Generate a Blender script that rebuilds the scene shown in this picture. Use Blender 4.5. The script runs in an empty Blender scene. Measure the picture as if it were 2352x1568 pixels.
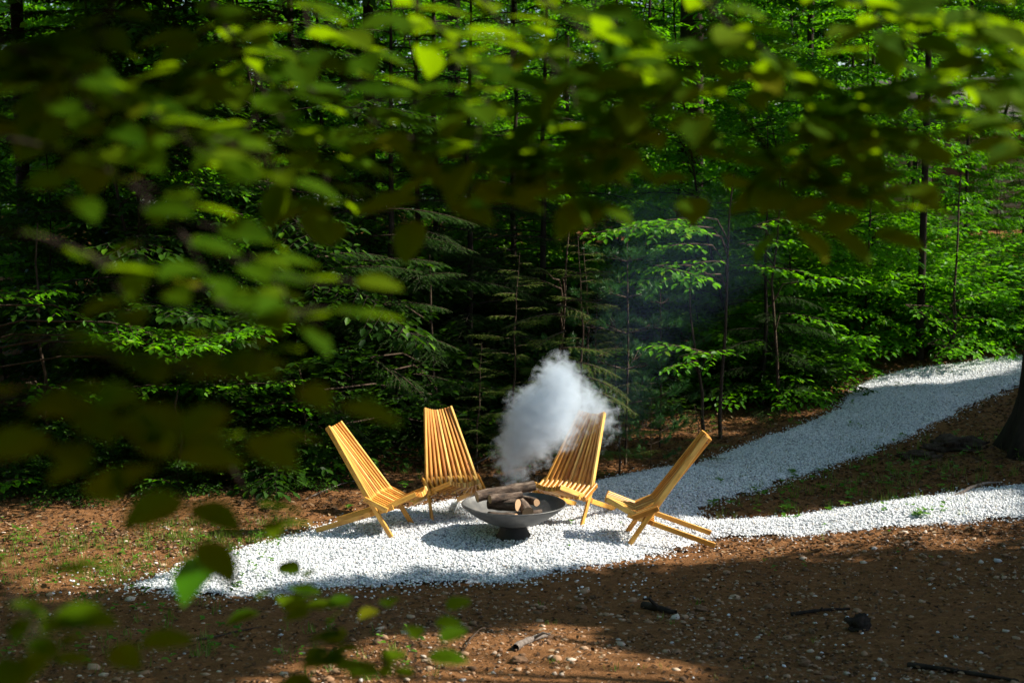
import bpy, bmesh, math, random
import numpy as np
from mathutils import Vector, Matrix, noise as mnoise
R = math.radians
sc = bpy.context.scene
col = sc.collection
rng = np.random.default_rng(7)
random.seed(7)

# ------------------------------------------------------------------ camera, sky, sun, exposure
CAMZ, PITCH, FOC = 2.75, R(6.2), 2352 * 50 / 36.0
cd = bpy.data.cameras.new("camera")
cam = bpy.data.objects.new("camera", cd); col.objects.link(cam)
cam.location = (0, 0, CAMZ)
cam.rotation_euler = (R(90) - PITCH, 0, 0)
cd.lens = 50; cd.sensor_width = 36
cd.clip_start = 0.05; cd.clip_end = 1500
cd.dof.use_dof = True; cd.dof.focus_distance = 11.6; cd.dof.aperture_fstop = 3.0
sc.camera = cam

SUN_EL, SUN_AZ = R(41), R(86)          # azimuth measured from +y towards +x
SUN = np.array([math.cos(SUN_EL) * math.sin(SUN_AZ), math.cos(SUN_EL) * math.cos(SUN_AZ), math.sin(SUN_EL)])
w = bpy.data.worlds.new("World"); sc.world = w; w.use_nodes = True
nt = w.node_tree
bg = nt.nodes["Background"]
sky = nt.nodes.new("ShaderNodeTexSky"); sky.sky_type = 'NISHITA'; sky.sun_disc = False
sky.sun_elevation = SUN_EL; sky.sun_rotation = SUN_AZ
nt.links.new(sky.outputs[0], bg.inputs[0]); bg.inputs[1].default_value = 0.10
sl = bpy.data.lights.new("sun", 'SUN'); sl.energy = 5.0; sl.angle = R(0.53); sl.color = (1.0, 0.93, 0.80)
so = bpy.data.objects.new("sun", sl); col.objects.link(so)
so.rotation_euler = Vector(SUN).to_track_quat('Z', 'Y').to_euler()
sc.view_settings.view_transform = 'Standard'; sc.view_settings.look = 'None'
sc.view_settings.exposure = 1.15; sc.view_settings.gamma = 1.0
sc.render.engine = 'CYCLES'
sc.cycles.max_bounces = 7; sc.cycles.diffuse_bounces = 3; sc.cycles.transmission_bounces = 4
sc.cycles.volume_bounces = 4; sc.cycles.glossy_bounces = 2
sc.cycles.use_denoising = True
sc.cycles.volume_step_rate = 1.0

# ------------------------------------------------------------------ pixel helpers (2352 x 1568 picture space)
def ray(px, py):
    u = (px - 1176) / FOC; v = (py - 784) / FOC
    c, s = math.cos(PITCH), math.sin(PITCH)
    return np.array([u, c - v * s, -s - v * c])
def at(px, py, y):
    d = ray(px, py); return np.array([0, 0, CAMZ]) + d * (y / d[1])
def proj(P):
    P = np.asarray(P, float) - np.array([0, 0, CAMZ])
    c, s = math.cos(PITCH), math.sin(PITCH)
    dep = P[..., 1] * c - P[..., 2] * s
    v = -(P[..., 1] * s + P[..., 2] * c)
    dep = np.where(dep > .01, dep, .01)
    return 1176 + P[..., 0] / dep * FOC, 784 + v / dep * FOC
def sp(t, k=1.0):
    return k * np.logaddexp(0, np.asarray(t, float) / k)
def H(x, y):
    x = np.asarray(x, float); y = np.asarray(y, float)
    z = 0.13 * sp(9.0 - y, .35)
    z = z + 0.085 * sp(np.minimum(x, 40) - 2.4, .5)
    yy = np.minimum(y, 62)
    z = z + 0.10 * sp(yy - 16, 1.2)
    z = z + .02 * np.sin(x * 1.9 + y * .7) * np.sin(y * 1.3 + .5) + .012 * np.sin(x * 4.1 + 1 + y * 2.2) * np.sin(y * 3.7 - x)
    return z
def ground(px, py):
    d = ray(px, py); t = 2.0; o = np.array([0, 0, CAMZ])
    while t < 120:
        p = o + d * t
        if p[2] < H(p[0], p[1]): break
        t += .05 + t * .004
    lo, hi = t - (.06 + t * .005), t
    for _ in range(22):
        m = (lo + hi) / 2; p = o + d * m
        if p[2] < H(p[0], p[1]): hi = m
        else: lo = m
    p = o + d * hi
    return np.array([p[0], p[1], float(H(p[0], p[1]))])
def inpoly(px, py, poly):
    px = np.asarray(px, float); py = np.asarray(py, float)
    poly = np.asarray(poly, float); n = len(poly); r = np.zeros(px.shape, bool)
    j = n - 1
    for i in range(n):
        xi, yi = poly[i]; xj, yj = poly[j]
        if yi != yj:
            c = ((yi > py) != (yj > py)) & (px < (xj - xi) * (py - yi) / (yj - yi) + xi)
            r ^= c
        j = i
    return r
def edge_dist(x, y, poly):
    poly = np.asarray(poly, float); d = np.full(np.shape(x), 1e9)
    for i in range(len(poly)):
        a = poly[i - 1]; b = poly[i]; ab = b - a; L = (ab ** 2).sum() + 1e-12
        t = np.clip(((x - a[0]) * ab[0] + (y - a[1]) * ab[1]) / L, 0, 1)
        d = np.minimum(d, np.hypot(x - a[0] - t * ab[0], y - a[1] - t * ab[1]))
    return d

# ------------------------------------------------------------------ materials
def M(name):
    m = bpy.data.materials.new(name); m.use_nodes = True
    return m, m.node_tree, m.node_tree.nodes["Principled BSDF"]
def N(t, kind, **kw):
    n = t.nodes.new(kind)
    for k, v in kw.items(): setattr(n, k, v)
    return n
def ramp(t, fac, stops):
    r = N(t, "ShaderNodeValToRGB")
    e = r.color_ramp.elements
    e[0].position, e[0].color = stops[0][0], (*stops[0][1], 1)
    e[1].position, e[1].color = stops[-1][0], (*stops[-1][1], 1)
    for p, c in stops[1:-1]:
        q = e.new(p); q.color = (*c, 1)
    t.links.new(fac, r.inputs[0]); return r.outputs[0]
def noise(t, scale, detail=4, vec=None, rough=.55):
    n = N(t, "ShaderNodeTexNoise"); n.inputs["Scale"].default_value = scale
    n.inputs["Detail"].default_value = detail; n.inputs["Roughness"].default_value = rough
    if vec is not None: t.links.new(vec, n.inputs["Vector"])
    return n.outputs[0]
def bump(t, h, strength, dist=.01):
    b = N(t, "ShaderNodeBump"); b.inputs["Strength"].default_value = strength
    b.inputs["Distance"].default_value = dist; t.links.new(h, b.inputs["Height"]); return b.outputs[0]

def leaf_mat(name, cols, trans, tcol, rough=.5, spec=.22):
    m, t, b = M(name)
    geo = N(t, "ShaderNodeNewGeometry")
    c = ramp(t, geo.outputs["Random Per Island"], cols)
    t.links.new(c, b.inputs["Base Color"]); b.inputs["Roughness"].default_value = rough
    b.inputs["Specular IOR Level"].default_value = spec
    tr = N(t, "ShaderNodeBsdfTranslucent"); tr.inputs[0].default_value = (*tcol, 1)
    mx = N(t, "ShaderNodeMixShader"); mx.inputs[0].default_value = trans
    t.links.new(b.outputs[0], mx.inputs[1]); t.links.new(tr.outputs[0], mx.inputs[2])
    t.links.new(mx.outputs[0], t.nodes["Material Output"].inputs[0])
    return m
m_beech = leaf_mat("beech_leaf", [(0, (.024, .10, .001)), (.5, (.055, .20, .002)), (.9, (.10, .28, .003)), (1, (.18, .32, .006))], .45, (.15, .46, .001))
m_far = leaf_mat("far_leaf", [(0, (.024, .10, .001)), (.6, (.055, .20, .002)), (1, (.14, .28, .004))], .45, (.15, .45, .001))
m_shaded = leaf_mat("shaded_leaf", [(0, (.006, .022, .002)), (.6, (.014, .045, .003)), (.93, (.03, .085, .004)), (1, (.07, .16, .006))], .25, (.06, .18, .002), .5, .15)  # near-black leaves: the gloom of the shaded rows is put into the colour
m_hem = leaf_mat("hemlock_needle", [(0, (.008, .03, .004)), (.7, (.018, .06, .005)), (1, (.045, .11, .008))], .2, (.05, .16, .006), .55)
m_ced = leaf_mat("cedar_needle", [(0, (.035, .075, .006)), (.7, (.07, .12, .010)), (1, (.13, .15, .02))], .22, (.10, .17, .008), .55)
m_pine = leaf_mat("pine_needle", [(0, (.02, .08, .025)), (1, (.06, .16, .035))], .2, (.06, .2, .03), .4)
m_near = leaf_mat("near_leaf", [(0, (.025, .075, .001)), (.7, (.05, .115, .001)), (.95, (.09, .15, .002)), (1, (.15, .15, .003))], .55, (.20, .34, .001), .8, .05)
m_weed = leaf_mat("weed_leaf", [(0, (.04, .14, .01)), (1, (.11, .24, .015))], .35, (.12, .3, .01))
m_grass = leaf_mat("grass_blade", [(0, (.06, .13, .01)), (.7, (.11, .2, .02)), (1, (.3, .28, .10))], .35, (.16, .27, .02))
m_litter = leaf_mat("dead_leaf", [(0, (.03, .016, .009)), (.5, (.075, .04, .02)), (.88, (.15, .085, .045)), (1, (.28, .2, .12))], .1, (.2, .1, .03), .8, .1)

def bark_mat(name, a, b_, scale=9):
    m, t, b = M(name)
    tc = N(t, "ShaderNodeTexCoord"); mp = N(t, "ShaderNodeMapping"); mp.inputs["Scale"].default_value = (1, 1, .18)
    t.links.new(tc.outputs["Object"], mp.inputs[0])
    n = noise(t, scale, 6, mp.outputs[0], .65)
    t.links.new(ramp(t, n, [(.3, a), (.7, b_)]), b.inputs["Base Color"]); b.inputs["Roughness"].default_value = .95
    b.inputs["Specular IOR Level"].default_value = .1
    t.links.new(bump(t, n, .9, .03), b.inputs["Normal"]); return m
m_bark = bark_mat("dark_bark", (.012, .009, .008), (.05, .038, .03))
m_twig = bark_mat("twig_bark", (.03, .02, .014), (.10, .07, .05), 30)
m_dead = bark_mat("dead_twig", (.10, .08, .07), (.26, .22, .19), 40)

m_soil, t, b = M("soil")
tc = N(t, "ShaderNodeTexCoord"); v = tc.outputs["Object"]
n1 = noise(t, .9, 5, v); n2 = noise(t, 14, 8, v, .7); n3 = noise(t, 70, 5, v, .7)
c1 = ramp(t, n2, [(.25, (.06, .026, .010)), (.5, (.20, .092, .036)), (.72, (.42, .21, .095)), (1, (.58, .37, .21))])
c2 = ramp(t, n3, [(.3, (.03, .013, .005)), (.6, (.27, .125, .048)), (.85, (.50, .31, .17))])
mx = N(t, "ShaderNodeMix", data_type='RGBA'); t.links.new(n1, mx.inputs[0]); t.links.new(c1, mx.inputs[6]); t.links.new(c2, mx.inputs[7])
t.links.new(mx.outputs[2], b.inputs["Base Color"]); b.inputs["Roughness"].default_value = 1; b.inputs["Specular IOR Level"].default_value = .08
ad = N(t, "ShaderNodeMath", operation='ADD'); t.links.new(n2, ad.inputs[0]); t.links.new(n3, ad.inputs[1])
t.links.new(bump(t, ad.outputs[0], .8, .035), b.inputs["Normal"])

def stone_mat(name, cols, rough=.85):
    m, t, b = M(name)
    geo = N(t, "ShaderNodeNewGeometry"); tc = N(t, "ShaderNodeTexCoord")
    c = ramp(t, geo.outputs["Random Per Island"], cols)
    n = noise(t, 60, 3, tc.outputs["Object"])
    mx = N(t, "ShaderNodeMix", data_type='RGBA', blend_type='MULTIPLY'); mx.inputs[0].default_value = .45
    t.links.new(c, mx.inputs[6]); t.links.new(ramp(t, n, [(.3, (.6, .6, .6)), (.65, (1, 1, 1))]), mx.inputs[7])
    t.links.new(mx.outputs[2], b.inputs["Base Color"]); b.inputs["Roughness"].default_value = rough
    b.inputs["Specular IOR Level"].default_value = .25
    return m
m_gravel = stone_mat("white_gravel", [(0, (.34, .38, .43)), (.12, (.62, .65, .69)), (.5, (.82, .84, .87)), (.93, (.90, .91, .93)), (1, (.76, .66, .52))])
m_pebble = stone_mat("brown_pebble", [(0, (.10, .052, .026)), (.45, (.27, .155, .085)), (.8, (.42, .29, .19)), (.97, (.50, .43, .36)), (1, (.45, .46, .48))])
m_gbed, t, b = M("gravel_bed")
tc = N(t, "ShaderNodeTexCoord"); vo = N(t, "ShaderNodeTexVoronoi"); vo.inputs["Scale"].default_value = 38
t.links.new(tc.outputs["Object"], vo.inputs["Vector"])
t.links.new(ramp(t, vo.outputs["Distance"], [(.0, (.55, .57, .6)), (.45, (.4, .42, .45)), (.8, (.14, .14, .15))]), b.inputs["Base Color"])
b.inputs["Roughness"].default_value = .95
m_road, t, b = M("road_dust")
tc = N(t, "ShaderNodeTexCoord")
t.links.new(ramp(t, noise(t, 3, 6, tc.outputs["Object"]), [(.3, (.5, .46, .42)), (.7, (.68, .64, .6))]), b.inputs["Base Color"]); b.inputs["Roughness"].default_value = 1

m_wood, t, b = M("oiled_wood")
uv = N(t, "ShaderNodeUVMap"); uv.uv_map = "grain"
geo = N(t, "ShaderNodeNewGeometry")
mp = N(t, "ShaderNodeMapping"); mp.inputs["Scale"].default_value = (2.2, 30, 1)
cmb = N(t, "ShaderNodeCombineXYZ"); t.links.new(geo.outputs["Random Per Island"], cmb.inputs[0]); 
sc_ = N(t, "ShaderNodeVectorMath", operation='SCALE'); sc_.inputs[3].default_value = 17; t.links.new(cmb.outputs[0], sc_.inputs[0])
t.links.new(sc_.outputs[0], mp.inputs["Location"]); t.links.new(uv.outputs[0], mp.inputs[0])
g = noise(t, 3.0, 6, mp.outputs[0], .6)
c1 = ramp(t, geo.outputs["Random Per Island"], [(0, (.46, .19, .03)), (.35, (.68, .33, .055)), (.75, (.78, .44, .09)), (1, (.86, .58, .18))])
c2 = ramp(t, g, [(.3, (.55, .42, .32)), (.55, (1, 1, 1)), (.8, (1.0, 1.0, 1.0))])
mp2 = N(t, "ShaderNodeMapping"); mp2.inputs["Scale"].default_value = (5, 16, 1); t.links.new(uv.outputs[0], mp2.inputs[0]); t.links.new(sc_.outputs[0], mp2.inputs["Location"])
vk = N(t, "ShaderNodeTexVoronoi"); vk.inputs["Scale"].default_value = 1.1; t.links.new(mp2.outputs[0], vk.inputs["Vector"])
kn = ramp(t, vk.outputs["Distance"], [(.04, (.30, .16, .08)), (.13, (.9, .8, .7)), (.3, (1, 1, 1))])
bl = ramp(t, noise(t, 1.2, 3, mp2.outputs[0]), [(.35, (.78, .66, .55)), (.6, (1, 1, 1))])
mk = N(t, "ShaderNodeMix", data_type='RGBA', blend_type='MULTIPLY'); mk.inputs[0].default_value = .8; t.links.new(kn, mk.inputs[6]); t.links.new(bl, mk.inputs[7])
mc = N(t, "ShaderNodeMix", data_type='RGBA', blend_type='MULTIPLY'); mc.inputs[0].default_value = 1; t.links.new(c1, mc.inputs[6]); t.links.new(mk.outputs[2], mc.inputs[7]); c1 = mc.outputs[2]
mx = N(t, "ShaderNodeMix", data_type='RGBA', blend_type='MULTIPLY'); mx.inputs[0].default_value = .75
t.links.new(c1, mx.inputs[6]); t.links.new(c2, mx.inputs[7]); t.links.new(mx.outputs[2], b.inputs["Base Color"])
b.inputs["Roughness"].default_value = .42; b.inputs["Specular IOR Level"].default_value = .4
t.links.new(bump(t, g, .25, .002), b.inputs["Normal"])

m_iron, t, b = M("cast_iron")
tc = N(t, "ShaderNodeTexCoord"); n = noise(t, 7, 7, tc.outputs["Object"], .65); n2 = noise(t, 90, 3, tc.outputs["Object"])
t.links.new(ramp(t, n, [(.3, (.045, .045, .045)), (.55, (.095, .095, .093)), (.8, (.19, .17, .15))]), b.inputs["Base Color"])
b.inputs["Metallic"].default_value = .35; b.inputs["Roughness"].default_value = .5
t.links.new(bump(t, n2, .2, .003), b.inputs["Normal"])
m_irond, t, b = M("sooty_iron"); b.inputs["Base Color"].default_value = (.012, .011, .010, 1); b.inputs["Roughness"].default_value = .7
m_lbark, t, b = M("log_bark")
tc = N(t, "ShaderNodeTexCoord"); mp = N(t, "ShaderNodeMapping"); mp.inputs["Scale"].default_value = (1, 1, .35)
t.links.new(tc.outputs["Object"], mp.inputs[0])
n = noise(t, 28, 7, mp.outputs[0], .7)
t.links.new(ramp(t, n, [(.34, (.014, .010, .008)), (.5, (.08, .05, .034)), (.68, (.21, .16, .12))]), b.inputs["Base Color"]); b.inputs["Roughness"].default_value = .95
t.links.new(bump(t, n, .9, .012), b.inputs["Normal"])
m_lend, t, b = M("log_end")
tc = N(t, "ShaderNodeTexCoord"); mp = N(t, "ShaderNodeMapping"); mp.inputs["Scale"].default_value = (1, 1, 0)
t.links.new(tc.outputs["Object"], mp.inputs[0])
wv = N(t, "ShaderNodeTexWave", wave_type='RINGS', rings_direction='Z'); wv.inputs["Scale"].default_value = 40; wv.inputs["Distortion"].default_value = 3
t.links.new(mp.outputs[0], wv.inputs[0])
t.links.new(ramp(t, wv.outputs[1], [(.1, (.30, .17, .09)), (.8, (.52, .33, .19))]), b.inputs["Base Color"]); b.inputs["Roughness"].default_value = .9
def flat(name, c, rough=.8):
    m, t, b = M(name); tc = N(t, "ShaderNodeTexCoord")
    lo = tuple(x * .8 for x in c)
    t.links.new(ramp(t, noise(t, 4, 6, tc.outputs["Object"]), [(.3, lo), (.65, c)]), b.inputs["Base Color"]); b.inputs["Roughness"].default_value = rough
    return m
m_siding = flat("beige_siding", (.40, .34, .25)); m_trim = flat("pale_trim", (.62, .58, .5)); m_door = flat("beige_door", (.46, .41, .31)); m_roof = flat("shingle", (.045, .04, .036))
m_glass = flat("dark_glass", (.02, .022, .025), .1)

# ------------------------------------------------------------------ mesh helpers
def tag(o, label=None, cat=None, group=None, kind=None):
    if label: o["label"] = label
    if cat: o["category"] = cat
    if group: o["group"] = group
    if kind: o["kind"] = kind
    return o
def link(name, me, mats, parent=None):
    o = bpy.data.objects.new(name, me); col.objects.link(o)
    for m in (mats if isinstance(mats, (list, tuple)) else [mats]):
        if me.materials.find(m.name) < 0: me.materials.append(m)
    if parent: o.parent = parent
    return o
def empty(name, loc, rz=0, **kw):
    o = bpy.data.objects.new(name, None); col.objects.link(o)
    o.location = loc; o.rotation_euler = (0, 0, rz); o.empty_display_size = .1
    return tag(o, **kw)
def npmesh(name, V, F, smooth=False):
    F = np.asarray(F, np.int32); k = F.shape[1]
    me = bpy.data.meshes.new(name)
    me.vertices.add(len(V)); me.vertices.foreach_set("co", np.asarray(V, np.float32).ravel())
    me.loops.add(F.size); me.loops.foreach_set("vertex_index", F.ravel())
    me.polygons.add(len(F)); me.polygons.foreach_set("loop_start", np.arange(0, F.size, k, dtype=np.int32))
    me.update(calc_edges=True)
    if smooth: me.polygons.foreach_set("use_smooth", np.ones(len(F), bool))
    return me
def place(Vt, Ft, A, P):
    """N copies of a template; A (N,3,3) columns are the images of its axes, P (N,3)."""
    V = np.einsum('nij,tj->nti', A, Vt) + P[:, None, :]
    F = Ft[None] + (np.arange(len(P)) * len(Vt))[:, None, None]
    return V.reshape(-1, 3), F.reshape(-1, Ft.shape[1])
def unit(a): return a / (np.linalg.norm(a, axis=-1, keepdims=True) + 1e-9)
def frames(d, n, s):
    """axes: y along d, z close to n; s scale (N,) or (N,3)"""
    d = unit(d); x = unit(np.cross(d, n)); z = np.cross(x, d)
    A = np.stack([x, d, z], -1)
    s = np.asarray(s, float)
    return A * (s[:, None, None] if s.ndim == 1 else s[:, None, :])
LEAF = np.array([[0, 0, 0], [-.24, .30, .05], [-.22, .66, .03], [0, 1, -.10], [.22, .66, .03], [.24, .30, .05]])
LEAFF = np.array([[0, 1, 2, 3], [0, 3, 4, 5]])
NEED = np.array([[-.09, 0, 0], [.09, 0, 0], [0, 1, 0]]); NEEDF = np.array([[0, 1, 2]])
def tubes(segs, sides=4):
    """segs: list of (points (n,3), radii (n,)) -> V, F(quads)"""
    VV, FF, o = [], [], 0
    for pts, rad in segs:
        pts = np.asarray(pts, float); rad = np.asarray(rad, float); n = len(pts)
        tg = unit(np.gradient(pts, axis=0)); up = np.array([0.03, .05, 1.0])
        if abs(tg[0] @ unit(up)) > .8: up = np.array([1.0, .1, 0])
        a = unit(np.cross(tg, up)); bb = np.cross(tg, a)
        th = np.linspace(0, 2 * np.pi, sides, endpoint=False)
        ring = pts[:, None] + rad[:, None, None] * (np.cos(th)[None, :, None] * a[:, None] + np.sin(th)[None, :, None] * bb[:, None])
        VV.append(ring.reshape(-1, 3))
        i = np.arange(n - 1)[:, None] * sides; j = np.arange(sides)[None]; j2 = (j + 1) % sides
        FF.append(np.stack([i + j, i + j2, i + sides + j2, i + sides + j], -1).reshape(-1, 4) + o)
        o += n * sides
    return np.concatenate(VV), np.concatenate(FF)
def frompy(name, V, F, smooth=False, uv=None):
    me = bpy.data.meshes.new(name); me.from_pydata([tuple(p) for p in V], [], F)
    if uv is not None:
        l = me.uv_layers.new(name="grain")
        for i, lp in enumerate(me.loops): l.data[i].uv = uv[i]
    if smooth:
        for p in me.polygons: p.use_smooth = True
    me.update(); return me

# ------------------------------------------------------------------ terrain
def axis(a0, a1, fine, lo, hi):
    c = list(np.arange(a0, a1, fine)); s = fine; x = c[0]
    while x > lo: s *= 1.18; x -= s; c.insert(0, x)
    s = fine; x = c[-1]
    while x < hi: s *= 1.18; x += s; c.append(x)
    return np.array(c)
ax = axis(-7, 9, .07, -260, 260); ay = axis(4.5, 20, .07, -60, 420)
X, Y = np.meshgrid(ax, ay)
near = np.exp(-((np.abs(X) / 12) ** 4)) * (Y > 2) * (Y < 24)
rough = np.zeros_like(X)
for k in range(14):
    f = 3 + k * 2.3; a = k * 2.1
    rough += np.sin(X * f * math.cos(a) + Y * f * math.sin(a) + k * 1.7) / (1.5 + k * .6)
Z = H(X, Y) + near * rough * .006
nx, ny = len(ax), len(ay)
ii, jj = np.meshgrid(np.arange(nx - 1), np.arange(ny - 1))
q = (jj * nx + ii).ravel()
F = np.stack([q, q + 1, q + nx + 1, q + nx], -1)
g_ = link("ground", npmesh("ground", np.stack([X, Y, Z], -1).reshape(-1, 3), F, True), m_soil); tag(g_, "brown bare soil slope under the woods", kind="structure")

# ------------------------------------------------------------------ gravel paths
OUT = [(300, 1352), (400, 1366), (520, 1368), (650, 1365), (760, 1352), (860, 1345), (1000, 1340), (1090, 1338), (1170, 1340), (1250, 1325), (1340, 1305),
       (1450, 1290), (1540, 1270), (1590, 1248), (1640, 1238), (1760, 1235), (1880, 1228), (2000, 1218), (2120, 1205), (2240, 1197), (2352, 1192), (2700, 1175),
       (2700, 1085), (2352, 1117), (2250, 1125), (2120, 1142), (2000, 1160), (1900, 1175), (1800, 1188), (1700, 1195), (1640, 1197), (1600, 1185), (1610, 1165),
       (1660, 1150), (1740, 1130), (1800, 1105), (1870, 1085), (1950, 1055), (2010, 1035), (2080, 1005), (2140, 975), (2200, 945), (2260, 915), (2330, 890), (2520, 850),
       (2520, 800), (2330, 820), (2250, 828), (2150, 843), (2080, 852), (2010, 870), (1960, 895), (1940, 925), (1900, 955), (1840, 980), (1760, 1005), (1700, 1030),
       (1640, 1055), (1590, 1070), (1540, 1073), (1480, 1085), (1400, 1100), (1330, 1120), (1250, 1138), (1150, 1142), (1050, 1150), (980, 1162), (930, 1172), (850, 1180),
       (790, 1198), (740, 1210), (690, 1225), (640, 1240), (560, 1258), (500, 1280), (440, 1300), (360, 1325)]
GP = np.array([ground(*p)[:2] for p in OUT])
def inside_g(x, y):
    wob = .045
    xx = x + wob * np.sin(y * 7.3 + 1.1 * np.sin(x * 5)) + .03 * np.sin(x * 17 + y * 13)
    yy = y + wob * np.sin(x * 6.1 + 2 * np.sin(y * 4)) + .03 * np.sin(x * 15 - y * 19)
    return inpoly(xx, yy, GP)
x0, y0 = GP.min(0) - .2; x1, y1 = GP.max(0) + .2
s = .05
gx = np.arange(x0, x1, s); gy = np.arange(y0, y1, s)
X, Y = np.meshgrid(gx, gy); ED = edge_dist(X, Y, GP); INS = inpoly(X, Y, GP)
def gh(x, y, e): return H(x, y) + .012 + .035 * np.clip(e / .3, 0, 1)
Z = gh(X, Y, np.where(INS, ED, 0)) - np.where(INS, 0, .03)
cx = (X[:-1, :-1] + s / 2); cy = (Y[:-1, :-1] + s / 2); keep = inside_g(cx, cy)
jj, ii = np.nonzero(keep); nx = len(gx); q = jj * nx + ii
F = np.stack([q, q + 1, q + nx + 1, q + nx], -1)
V = np.stack([X, Y, Z], -1).reshape(-1, 3); used, inv = np.unique(F, return_inverse=True)
gb = link("path", npmesh("path", V[used], inv.reshape(F.shape), True), m_gbed); tag(gb, "white gravel fire pit circle and its two paths", kind="structure")

PHI = (1 + 5 ** .5) / 2
ICO = unit(np.array([[-1, PHI, 0], [1, PHI, 0], [-1, -PHI, 0], [1, -PHI, 0], [0, -1, PHI], [0, 1, PHI], [0, -1, -PHI], [0, 1, -PHI], [PHI, 0, -1], [PHI, 0, 1], [-PHI, 0, -1], [-PHI, 0, 1]]))
ICOF = np.array([[0, 11, 5], [0, 5, 1], [0, 1, 7], [0, 7, 10], [0, 10, 11], [1, 5, 9], [5, 11, 4], [11, 10, 2], [10, 7, 6], [7, 1, 8], [3, 9, 4], [3, 4, 2], [3, 2, 6], [3, 6, 8], [3, 8, 9], [4, 9, 5], [2, 4, 11], [6, 2, 10], [8, 6, 7], [9, 8, 1]])
def rnd_rot(n):
    q = rng.normal(size=(n, 4)); q /= np.linalg.norm(q, axis=1, keepdims=True); w_, x, y, z = q.T
    return np.stack([np.stack([1 - 2 * (y * y + z * z), 2 * (x * y - w_ * z), 2 * (x * z + w_ * y)], -1),
                     np.stack([2 * (x * y + w_ * z), 1 - 2 * (x * x + z * z), 2 * (y * z - w_ * x)], -1),
                     np.stack([2 * (x * z - w_ * y), 2 * (y * z + w_ * x), 1 - 2 * (x * x + y * y)], -1)], 1)
def stones(name, P, rad, mat, flat_=.7, jit=.28):
    n = len(P); T = ICO[None] * (1 + rng.uniform(-jit, jit, (n, 12, 1)))
    T = T * rng.uniform(.6, 1.15, (n, 1, 3)) * rad[:, None, None]
    V = np.einsum('nij,ntj->nti', rnd_rot(n), T); V[..., 2] *= flat_
    V += P[:, None]; F = ICOF[None] + (np.arange(n) * 12)[:, None, None]
    return link(name, npmesh(name, V.reshape(-1, 3), F.reshape(-1, 3)), mat)
xs = rng.uniform(x0, x1, 230000); ys = rng.uniform(y0, y1, 230000)
area = (x1 - x0) * (y1 - y0)
nwant = int(area * 4600)
xs = rng.uniform(x0, x1, nwant); ys = rng.uniform(y0, y1, nwant)
ins = inpoly(xs, ys, GP); e = edge_dist(xs, ys, GP)
wob = .03 * np.sin(xs * 9 + ys * 4) + .02 * np.sin(xs * 23 - ys * 17)
keep = (ins & (e + wob > .0)) | (~ins & (rng.random(nwant) < np.exp(-e / .05) * .6)) 
xs, ys, e, ins = xs[keep], ys[keep], e[keep], ins[keep]
u_, v_ = proj(np.stack([xs, ys, H(xs, ys)], -1)); vis = (u_ > -150) & (u_ < 2500)
xs, ys, e, ins = xs[vis], ys[vis], e[vis], ins[vis]
zs = gh(xs, ys, np.where(ins, e, 0)) + rng.uniform(-.004, .012, len(xs)) - np.where(ins, 0, .008)
gr = stones("gravel", np.stack([xs, ys, zs], -1), rng.uniform(.0045, .0112, len(xs)) , m_gravel); tag(gr, "crushed white gravel stones of the paths", kind="stuff")
print("gravel stones", len(xs), "area", area)
# stray white stones beyond the left tip and along the front edge
P = []
for _ in range(300):
    px = rng.uniform(100, 900); py = rng.normal(1352 + (px < 330) * -10, 22)
    if rng.random() < .35: px, py = rng.uniform(900, 1500), rng.normal(1345, 12)
    if rng.random() < .10: px, py = rng.normal(1850, 260), rng.normal(1500, 60)
    P.append(ground(px, py))
P = np.array(P); P[:, 2] += .006
s2 = stones("gravel", P, rng.uniform(.006, .014, len(P)), m_gravel); tag(s2, "loose white stones strayed off the gravel onto soil", kind="stuff")

# brown pebbles and clods on the bare slope
def scatter_px(n, x0, x1, y0, y1):
    out = []
    for _ in range(n):
        g = ground(rng.uniform(x0, x1), rng.uniform(y0, y1)); out.append(g)
    return np.array(out)
n = 42000
xs = rng.uniform(-5, 7.5, n); ys = rng.uniform(5.6, 11.5, n)
ok = ~inpoly(xs, ys, GP); xs, ys = xs[ok], ys[ok]
bx, by = proj(np.stack([xs, ys, H(xs, ys)], -1)); 
dens = .35 + .65 * np.clip((np.sin(xs * 1.3 + 1) * np.sin(ys * 1.7) + .6), 0, 1)
ok = (rng.random(len(xs)) < dens) & (by < 1650) & (bx > -60) & (bx < 2420); xs, ys = xs[ok], ys[ok]
rad = np.clip(rng.lognormal(-4.95, .6, len(xs)), .003, .036)
pb = stones("pebbles", np.stack([xs, ys, H(xs, ys) + rad * .15], -1), rad, m_pebble, .55, .3); tag(pb, "small brown and grey pebbles strewn over the slope", kind="stuff")

# leaf litter over the forest floor and slope
def litter(n, xr, yr, size, avoid=True):
    xs = rng.uniform(*xr, n); ys = rng.uniform(*yr, n)
    if avoid:
        ok = ~inside_g(xs, ys); xs, ys = xs[ok], ys[ok]
    m = len(xs); P = np.stack([xs, ys, H(xs, ys) + rng.uniform(.004, .02, m)], -1)
    a = rng.uniform(0, 2 * np.pi, m); d = np.stack([np.cos(a), np.sin(a), rng.normal(0, .25, m)], -1)
    nn = np.stack([rng.normal(0, .35, m), rng.normal(0, .35, m), np.ones(m)], -1)
    return place(LEAF, LEAFF, frames(d, nn, rng.uniform(.5, 1.2, m) * size), P)
V1, F1 = litter(85000, (-7, 10), (10.5, 21), .05)
V2, F2 = litter(30000, (-12, 20), (21, 42), .10)
V3, F3 = litter(16000, (-4.5, 6.5), (5.6, 11), .035)
V = np.concatenate([V1, V2, V3]); F = np.concatenate([F1, F2 + len(V1), F3 + len(V1) + len(V2)])
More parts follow.
